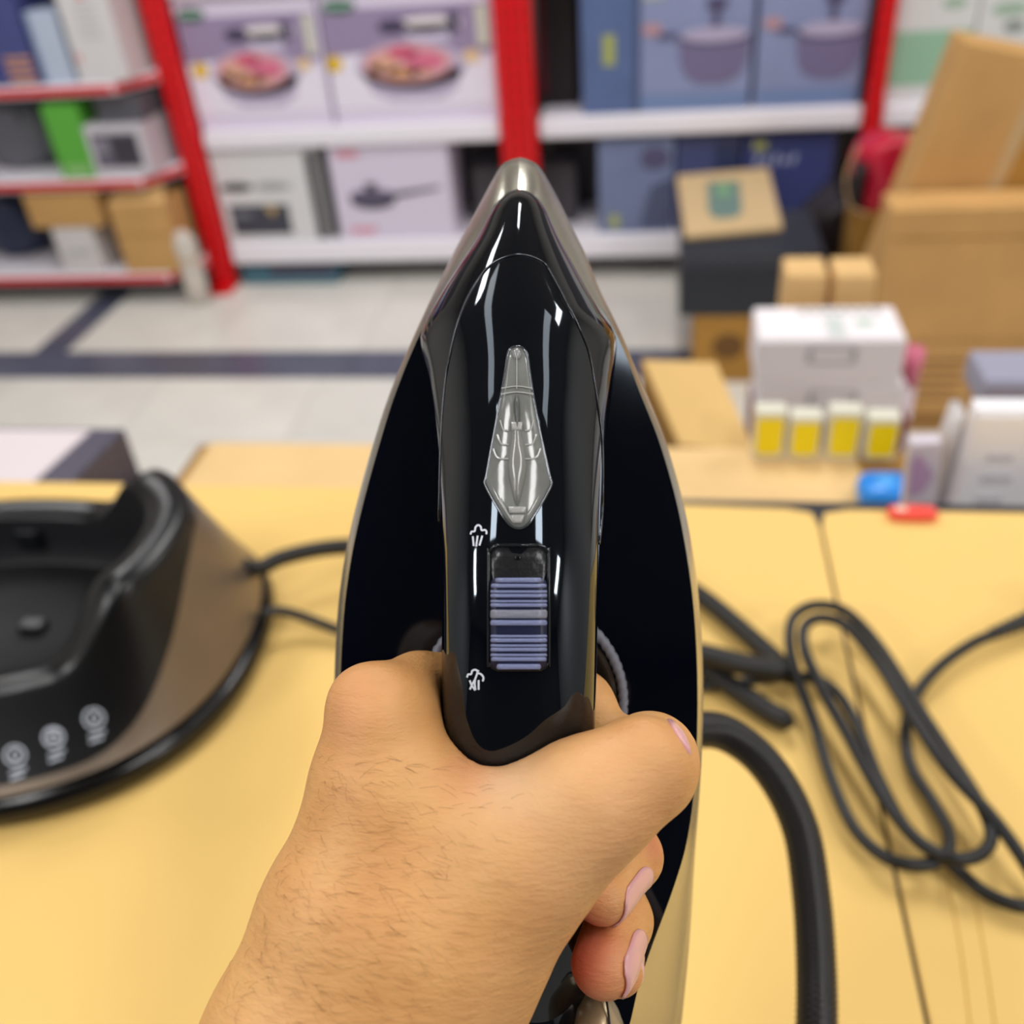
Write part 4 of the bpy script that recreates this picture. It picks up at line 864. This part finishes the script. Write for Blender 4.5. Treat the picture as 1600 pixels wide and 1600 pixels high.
# braided ring and dial on the deck under the handle
dc = L(818, 1095, .038)
DR = mat('braid_grey', (120, 122, 134), .5)
dial = loft('dial', [[Vector((dc.x + r_ * math.cos(a), dc.y + r_ * math.sin(a), z)) for a in [2 * math.pi * k / 64 for k in range(64)]] for r_, z in ((.0315, .031), (.0312, .037), (.0295, .038), (.027, .0365), (.010, .036))], GLOSS, ir)
rings = []; NN = 240
for i in range(NN + 1):
    a = 2 * math.pi * i / NN; c_ = Vector((dc.x + .0318 * math.cos(a), dc.y + .0318 * math.sin(a), .0383)); r_ = .0015
    rings.append([c_ + (Vector((math.cos(a), math.sin(a), 0)) * math.cos(b_) + Vector((0, 0, 1)) * math.sin(b_)) * (r_ + .00028 * math.cos(3 * b_ + a * 70)) for b_ in [2 * math.pi * k / 16 for k in range(16)]])
loft('braided_ring', rings, DR, dial, cap0=False, cap1=False)

# ================================================================== THE HAND (one continuous surface grown from a distance field)
def mm(px, py, z): v = L(px, py, z / 1000.0); return np.array((v.x, v.y, v.z)) * 1000
h = 1.1
X = np.arange(-118, 62, h); Yv = np.arange(-275, -20, h); Zv = np.arange(30, 142, h)
GX, GY, GZ = np.meshgrid(X, Yv, Zv, indexing='ij', sparse=True)
GX = GX.astype(np.float32); GY = GY.astype(np.float32); GZ = GZ.astype(np.float32)
def cone(a, b, ra, rb, sq=None):
    """capsule with a radius running from ra to rb"""
    d = b - a; L2 = float(d @ d)
    t = ((GX - a[0]) * d[0] + (GY - a[1]) * d[1] + (GZ - a[2]) * d[2]) / L2; t = np.clip(t, 0, 1)
    dx_, dy_, dz_ = GX - a[0] - t * d[0], GY - a[1] - t * d[1], GZ - a[2] - t * d[2]
    return np.sqrt(dx_ * dx_ + dy_ * dy_ + dz_ * dz_) - (ra + (rb - ra) * t)
def smin(a, b, k):
    hh_ = np.clip(0.5 + 0.5 * (b - a) / k, 0, 1); return b + (a - b) * hh_ - k * hh_ * (1 - hh_)
def smax(a, b, k): return -smin(-a, -b, k)
def chain(pts, k=4):
    f = None
    for (p, r), (q_, s_) in zip(pts, pts[1:]):
        c_ = cone(mm(*p), mm(*q_), r, s_); f = c_ if f is None else smin(f, c_, k)
    return f
# forearm + back of the hand
palm = chain([((398, 1900, 92), 31), ((496, 1640, 92), 29), ((560, 1440, 88), 25), ((603, 1270, 84), 18.2), ((600, 1128, 80), 15.6)], 10)
th = chain([((550, 1900, 94), 30), ((640, 1640, 92), 26), ((712, 1465, 92), 24), ((812, 1345, 95), 19.4), ((918, 1256, 97), 15.2), ((1003, 1203, 94), 13.6)], 9)
hand = smin(palm, th, 14)
web = chain([((650, 1215, 84), 13), ((770, 1296, 88), 13), ((880, 1268, 93), 13)], 8)
hand = smin(hand, web, 10)
fill = chain([((600, 1420, 80), 26), ((690, 1340, 78), 22), ((625, 1270, 76), 20), ((588, 1215, 80), 13.5)], 10)
hand = smin(hand, fill, 12)
palm2 = chain([((640, 1350, 58), 17), ((600, 1200, 55), 14)], 8)       # lower knuckles, far side
hand = smin(hand, palm2, 10)
thumb_tip = chain([((1003, 1203, 93), 13.3), ((1016, 1188, 80), 12.3), ((1000, 1178, 68), 10.5)], 5)
hand = smin(hand, thumb_tip, 3)
index = chain([((604, 1120, 80), 14), ((655, 1085, 66), 11.5), ((720, 1078, 57), 10.5), ((820, 1085, 50), 9.5), ((905, 1102, 54), 9.8), ((940, 1150, 62), 8.8)], 5)
hand = smin(hand, index, 5)
middle = chain([((600, 1210, 56), 13), ((700, 1230, 46), 10), ((850, 1250, 46), 9.2), ((965, 1300, 52), 9.2), ((985, 1338, 62), 8.9), ((941, 1398, 84), 8.2)], 4)
ring = chain([((620, 1300, 56), 13), ((720, 1340, 47), 10), ((860, 1350, 47), 9), ((950, 1395, 52), 9.6), ((966, 1438, 62), 9.5), ((944, 1507, 82), 9.2)], 4)
pinky = chain([((660, 1400, 58), 12), ((760, 1430, 49), 9), ((880, 1440, 47), 8), ((960, 1490, 54), 8), ((967, 1519, 64), 7.2)], 3)
hand = smin(hand, middle, 1.6); hand = smin(hand, ring, 1.6); hand = smin(hand, pinky, 1.6)
# knuckle and wrist forms
hand = smin(hand, cone(mm(566, 1092, 84), mm(590, 1130, 88), 8, 9), 6)
hand = smin(hand, cone(mm(1050, 1195, 92), mm(1040, 1215, 92), 6, 6), 5)
# the grip presses against the handle
ysA = -(np.array([r[0] for r in COV]) - 800.0); Yl = []
tab = []
for r_ in COV:
    wz = r_[3] + .25 * (r_[4] - r_[3]); a = L(r_[1], r_[0], wz) * 1000; b_ = L(r_[2], r_[0], wz) * 1000
    tab.append((a.y, (a.x + b_.x) / 2, (b_.x - a.x) / 2, r_[3] * 1000, r_[4] * 1000))
tab.sort(); tab = np.array(tab); yy = Yv.astype(np.float32)
cxv = np.interp(yy, tab[:, 0], tab[:, 1])[None, :, None]; hwv = np.interp(yy, tab[:, 0], tab[:, 2])[None, :, None]
zbv = np.interp(yy, tab[:, 0], tab[:, 3])[None, :, None]; ztv = np.interp(yy, tab[:, 0], tab[:, 4])[None, :, None]
wz = zbv + .25 * (ztv - zbv)
u = np.abs(GX - cxv) / hwv; v = np.where(GZ > wz, (GZ - wz) / (ztv - wz), (wz - GZ) / (wz - zbv))
hnd = ((u ** 2.5 + v ** 2.5) ** (1 / 2.5) - 1) * np.where(GZ > wz, (ztv - wz), 12.0) * .9
hnd = hnd.astype(np.float32) + np.where(GY < tab[0, 0] + 2, 30, 0).astype(np.float32)
hand = smax(hand, -(hnd - .25), 1.0)
hand = smax(hand, (42.6 - GZ) + 0 * hand, 2.0)
del palm, th, web, fill, middle, ring, pinky, index
def surface_nets(Fv, org, h):
    S = Fv < 0
    nx, ny, nz = Fv.shape
    cnt = np.zeros((nx - 1, ny - 1, nz - 1), np.int8); acc = np.zeros((nx - 1, ny - 1, nz - 1, 3), np.float32)
    inside = S[:-1, :-1, :-1].astype(np.int8)
    tot = np.zeros_like(cnt)
    for a in (0, 1):
        for b in (0, 1):
            for c in (0, 1): tot += S[a:nx - 1 + a, b:ny - 1 + b, c:nz - 1 + c]
    act = (tot > 0) & (tot < 8); idx = np.argwhere(act)
    I, J, K = idx.T; P = np.zeros((len(idx), 3), np.float64); N = np.zeros(len(idx))
    def val(a, b, c): return Fv[I + a, J + b, K + c].astype(np.float64)
    E = [((0, 0, 0), (1, 0, 0)), ((0, 1, 0), (1, 1, 0)), ((0, 0, 1), (1, 0, 1)), ((0, 1, 1), (1, 1, 1)), ((0, 0, 0), (0, 1, 0)), ((1, 0, 0), (1, 1, 0)), ((0, 0, 1), (0, 1, 1)), ((1, 0, 1), (1, 1, 1)), ((0, 0, 0), (0, 0, 1)), ((1, 0, 0), (1, 0, 1)), ((0, 1, 0), (0, 1, 1)), ((1, 1, 0), (1, 1, 1))]
    for a, b in E:
        va, vb = val(*a), val(*b); m_ = (va < 0) != (vb < 0); t = np.where(m_, va / np.where(m_, va - vb, 1), 0)
        p = np.array(a)[None] + (np.array(b) - np.array(a))[None] * t[:, None]
        P[m_] += p[m_]; N[m_] += 1
    P = (P / N[:, None] + idx) * h + np.array(org)[None]
    vid = -np.ones(act.shape, np.int64); vid[I, J, K] = np.arange(len(idx))
    quads = []
    for ax in range(3):
        o1, o2 = [(1, 2), (2, 0), (0, 1)][ax]
        sl0 = [slice(None)] * 3; sl1 = [slice(None)] * 3; sl0[ax] = slice(0, -1); sl1[ax] = slice(1, None)
        ch = S[tuple(sl0)] != S[tuple(sl1)]
        e = np.argwhere(ch); first = S[tuple(sl0)][tuple(e.T)]
        lim = [nx - 1, ny - 1, nz - 1]
        ok = (e[:, o1] > 0) & (e[:, o2] > 0) & (e[:, o1] < lim[o1]) & (e[:, o2] < lim[o2]) & (e[:, ax] < lim[ax])
        e = e[ok]; first = first[ok]
        def g(d1, d2):
            q = e.copy(); q[:, o1] -= d1; q[:, o2] -= d2; return vid[tuple(q.T)]
        Q = np.stack([g(1, 1), g(0, 1), g(0, 0), g(1, 0)], 1); Q[~first] = Q[~first][:, ::-1]; quads.append(Q)
    return P, np.concatenate(quads)
HPn, HQ = surface_nets(hand.astype(np.float32), (X[0], Yv[0], Zv[0]), h)
good = (HQ >= 0).all(1); HQ = HQ[good]
# light smoothing
for _ in range(4):
    acc = np.zeros_like(HPn); cn = np.zeros(len(HPn))
    for a, b in ((0, 1), (1, 2), (2, 3), (3, 0)):
        np.add.at(acc, HQ[:, a], HPn[HQ[:, b]]); np.add.at(acc, HQ[:, b], HPn[HQ[:, a]]); np.add.at(cn, HQ[:, a], 1); np.add.at(cn, HQ[:, b], 1)
    HPn = HPn * .5 + .5 * acc / np.maximum(cn, 1)[:, None]
me = bpy.data.meshes.new('person'); me.vertices.add(len(HPn)); me.vertices.foreach_set('co', (HPn / 1000).ravel())
me.loops.add(HQ.size); me.loops.foreach_set('vertex_index', HQ.ravel().astype(np.int32))
me.polygons.add(len(HQ)); me.polygons.foreach_set('loop_start', np.arange(0, HQ.size, 4, dtype=np.int32)); me.polygons.foreach_set('loop_total', np.full(len(HQ), 4, np.int32))
me.update(calc_edges=True); me.validate(); me.polygons.foreach_set('use_smooth', [True] * len(me.polygons))
# skin tint: redder finger ends, paler web, browner knuckles
att = me.color_attributes.new('tint', 'FLOAT_COLOR', 'POINT')
def near(px, py, z, s_): 
    c_ = mm(px, py, z); return np.exp(-((HPn - c_) ** 2).sum(1) / (2 * s_ * s_))
red = near(925, 1425, 86, 5) * .75 + near(915, 1510, 85, 7) * 1.0 + near(955, 1530, 66, 5) * .8 + near(1010, 1325, 66, 4) * .6 + near(1075, 1200, 90, 6) * .25 + near(745, 1215, 96, 6) * .35 + near(545, 1110, 92, 9) * .25 + near(980, 1250, 100, 12) * .1
pale = near(800, 1228, 100, 7) * .6 + near(900, 1290, 110, 16) * .25
brown = near(600, 1060, 76, 9) * .5 + near(1040, 1200, 106, 7) * .25 + near(690, 1120, 70, 8) * .6
cols = np.stack([np.clip(red, 0, 1), np.clip(pale, 0, 1), np.clip(brown, 0, 1), np.ones(len(HPn))], 1).astype(np.float32)
att.data.foreach_set('color', cols.ravel())
def skin_mat():
    m = bpy.data.materials.new('skin'); m.use_nodes = True; nt = m.node_tree; b = nt.nodes['Principled BSDF']; N = nt.nodes.new; Lk = nt.links.new
    b.inputs['Roughness'].default_value = .42; b.inputs['Specular IOR Level'].default_value = .45
    b.inputs['Subsurface Weight'].default_value = .12; b.inputs['Subsurface Radius'].default_value = (1, .35, .15); b.inputs['Subsurface Scale'].default_value = .004
    at = N('ShaderNodeAttribute'); at.attribute_name = 'tint'; sp_ = N('ShaderNodeSeparateColor'); Lk(at.outputs['Color'], sp_.inputs[0])
    tc = N('ShaderNodeTexCoord'); n1 = N('ShaderNodeTexNoise'); n1.inputs['Scale'].default_value = 38; n1.inputs['Detail'].default_value = 5; Lk(tc.outputs['Object'], n1.inputs['Vector'])
    rp_ = N('ShaderNodeValToRGB'); rp_.color_ramp.elements[0].position = .3; rp_.color_ramp.elements[1].position = .7
    rp_.color_ramp.elements[0].color = srgb(222, 160, 98); rp_.color_ramp.elements[1].color = srgb(238, 182, 116); Lk(n1.outputs['Fac'], rp_.inputs[0])
    last = rp_.outputs[0]
    for ch, col_, amt in (('Red', srgb(218, 108, 90), 1), ('Green', srgb(244, 202, 158), 1), ('Blue', srgb(176, 118, 62), 1)):
        mx_ = N('ShaderNodeMix'); mx_.data_type = 'RGBA'; Lk(sp_.outputs[ch], mx_.inputs['Factor']); Lk(last, mx_.inputs[6]); mx_.inputs[7].default_value = col_; last = mx_.outputs[2]
    Lk(last, b.inputs['Base Color'])
    mp = N('ShaderNodeMapping'); mp.inputs['Scale'].default_value = (1, 3.2, 1); mp.inputs['Rotation'].default_value = (0, 0, R(25)); Lk(tc.outputs['Object'], mp.inputs[0])
    v1 = N('ShaderNodeTexVoronoi'); v1.feature = 'DISTANCE_TO_EDGE'; v1.inputs['Scale'].default_value = 520; Lk(mp.outputs[0], v1.inputs['Vector'])
    n2 = N('ShaderNodeTexNoise'); n2.inputs['Scale'].default_value = 160; n2.inputs['Detail'].default_value = 6; n2.inputs['Roughness'].default_value = .65; Lk(mp.outputs[0], n2.inputs['Vector'])
    b1 = N('ShaderNodeBump'); b1.inputs['Strength'].default_value = .22; b1.inputs['Distance'].default_value = .0004; Lk(v1.outputs['Distance'], b1.inputs['Height'])
    b2 = N('ShaderNodeBump'); b2.inputs['Strength'].default_value = .65; b2.inputs['Distance'].default_value = .0010; Lk(n2.outputs['Fac'], b2.inputs['Height']); Lk(b1.outputs[0], b2.inputs['Normal'])
    Lk(b2.outputs[0], b.inputs['Normal']); return m
SKIN = skin_mat(); me.materials.append(SKIN)
person = bpy.data.objects.new('person', me); COL.objects.link(person); person.matrix_world = IRONMAT
tag(person, 'bare left hand and forearm gripping the handle of the black iron', 'person')
HB_ = BVHTree.FromPolygons([Vector(p) for p in HPn / 1000], [tuple(int(i) for i in q_) for q_ in HQ])
def on_hand(px, py):
    d = (L(px, py, 0) - CAML).normalized(); hh_ = HB_.ray_cast(CAML, d)
    if hh_[0] is None: return None, None
    nn = hh_[1]; 
    if nn.dot(d) > 0: nn = -nn
    return hh_[0], nn
# nails: curved plates laid on the finger ends
NAIL = mat('nail', (232, 176, 176), .22, spec=.6, noise=.04, nscale=60)
def nail(c0_, c1_, half, side, bow=.0006, name='fingernail'):
    """plate from base c0_ to tip c1_ (local points), spread along 'side', wrapped onto the finger"""
    ax = (c1_ - c0_); nrm = side.cross(ax).normalized()
    if nrm.z < 0: nrm = -nrm
    V = []; nu, nv = 12, 10; Fs = []
    for i in range(nu + 1):
        t = i / nu; wd = half * min(1, math.sqrt(max(1 - (2 * (t - .5)) ** 4, 0)) * 1.02 + .02)
        for j in range(nv + 1):
            s_ = 2 * j / nv - 1; p = c0_ + ax * t + side * wd * s_ + nrm * .012
            hh_ = HB_.ray_cast(p, -nrm)
            q_ = hh_[0] if hh_[0] is not None else p - nrm * .012
            V.append(q_ + nrm * (bow * (1 - abs(s_) ** 3) + .00005))
    for i in range(nu):
        for j in range(nv): a = i * (nv + 1) + j; Fs.append((a, a + 1, a + nv + 2, a + nv + 1))
    o = mesh(name, V, Fs, NAIL, person, smooth=True); so = o.modifiers.new('s', 'SOLIDIFY'); so.thickness = .0003; so.offset = 0
    return o
def nail_px(P, name='fingernail', bow=.0007):
    """outline in photograph pixels of a nail, laid on the finger surface"""
    poly = poly_smooth(P, 3); cx, cy = sum(p[0] for p in poly) / len(poly), sum(p[1] for p in poly) / len(poly)
    hcen, ncen = on_hand(cx, cy)
    V = []; n = len(poly); Fs = []
    rg = [1, .97, .9, .75, .5, .25]
    for s_ in rg:
        for x, y in poly:
            hh_, nn = on_hand(cx + (x - cx) * s_, cy + (y - cy) * s_)
            if hh_ is None or (hh_ - hcen).length > .02: hh_ = V[-1] if V else hcen; nn = ncen
            V.append(hh_ + ncen * (bow * min(1, (1 - s_) * 8) + (.0 if s_ == 1 else .0001)))
    V.append(hcen + ncen * (bow + .0001))
    for q_ in range(len(rg) - 1):
        for k in range(n): Fs.append((q_ * n + k, q_ * n + (k + 1) % n, (q_ + 1) * n + (k + 1) % n, (q_ + 1) * n + k))
    for k in range(n): Fs.append(((len(rg) - 1) * n + k, (len(rg) - 1) * n + (k + 1) % n, len(V) - 1))
    return mesh(name, V, Fs, NAIL, person, smooth=True)
def nail_on(pa, ra, pb, rb, nd, t0, t1, half):
    """nail plate as a sector of a tapering cylinder around the last finger bone"""
    a, b = Vector(mm(*pa)) / 1000, Vector(mm(*pb)) / 1000; ax = b - a; un = ax.normalized()
    n = Vector(nd); n = (n - un * n.dot(un)).normalized(); sd = un.cross(n); V = []; Fs = []; nu, nv = 14, 12
    for i in range(nu + 1):
        t = t0 + (t1 - t0) * i / nu; q_ = i / nu
        wd = half * math.sqrt(max(1 - max(0, 1 - q_ * 2.2) ** 2.4, .02)) * (1 - max(0, (q_ - .82) / .18) ** 2.5 * .45)
        rad = (ra + (rb - ra) * min(t, 1)) / 1000 - max(0, t - .95) * .0035
        for j in range(nv + 1):
            f_ = R(wd) * (2 * j / nv - 1); 
            dr_ = (n * math.cos(f_) + sd * math.sin(f_)).normalized(); c0_ = a + ax * t; cr_ = a + ax * min(t, .8)
            hh_ = HB_.ray_cast(cr_ + dr_ * rad * 1.6, -dr_); rr_ = (hh_[0] - cr_).dot(dr_) if hh_[0] is not None else rad
            V.append(c0_ + dr_ * (min(max(rr_, rad * .93), rad * 1.12) + .0005 - max(0, t - .8) ** 2 * .006))
    for i in range(nu):
        for j in range(nv): k = i * (nv + 1) + j; Fs.append((k, k + 1, k + nv + 2, k + nv + 1))
    o = mesh('fingernail', V, Fs, NAIL, person, smooth=True); so = o.modifiers.new('s', 'SOLIDIFY'); so.thickness = .0005; so.offset = -1
    return o
NAILS = True
if NAILS:
    nail_on((985, 1338, 62), 8.9, (941, 1398, 84), 8.2, (.50, -.42, .76), .25, 1.15, 52)
    nail_on((966, 1438, 62), 9.5, (944, 1507, 82), 9.2, (.42, -.18, .88), .35, 1.32, 46)
    nail_on((960, 1490, 54), 8.0, (967, 1519, 64), 7.2, (.90, .05, .42), .35, 1.40, 44)
    nail_px([(1042, 1123), (1052, 1128), (1066, 1145), (1075, 1165), (1079, 1180), (1072, 1172), (1062, 1156), (1050, 1138)])
# fine arm hair
rng = random.Random(5); HV = []; HF = []
def add_hair(p, d, nn, ln):
    a = p; b = p + d * ln * .5 + nn * ln * .18; c = p + d * ln + nn * ln * .12 ; s_ = d.cross(nn).normalized() * .000028
    for (u_, w_) in ((a, b), (b, c)):
        k = len(HV); HV.extend([u_ - s_, u_ + s_, w_ + s_ * .6, w_ - s_ * .6, u_ + nn * .00006, w_ + nn * .00004]); HF.extend([(k, k + 1, k + 2, k + 3), (k, k + 3, k + 5, k + 4), (k + 1, k + 4, k + 5, k + 2)])
cnt_ = 0
while cnt_ < 430:
    px, py = rng.uniform(350, 800), rng.uniform(1180, 1600)
    wgt = max(0, 1 - (px - 470 + (py - 1400) * .2) / 360) 
    if rng.random() > wgt: continue
    p, nn = on_hand(px, py)
    if p is None: continue
    ang = R(rng.gauss(-20, 22)); d = Vector((math.cos(ang), math.sin(ang) , 0)); d = (d - nn * d.dot(nn)).normalized()
    add_hair(p, d, nn, rng.uniform(.0025, .0052)); cnt_ += 1
hr = mesh('arm_hair', HV, HF, mat('hair_brown', (120, 74, 42), .6), person); hr['kind'] = 'stuff'
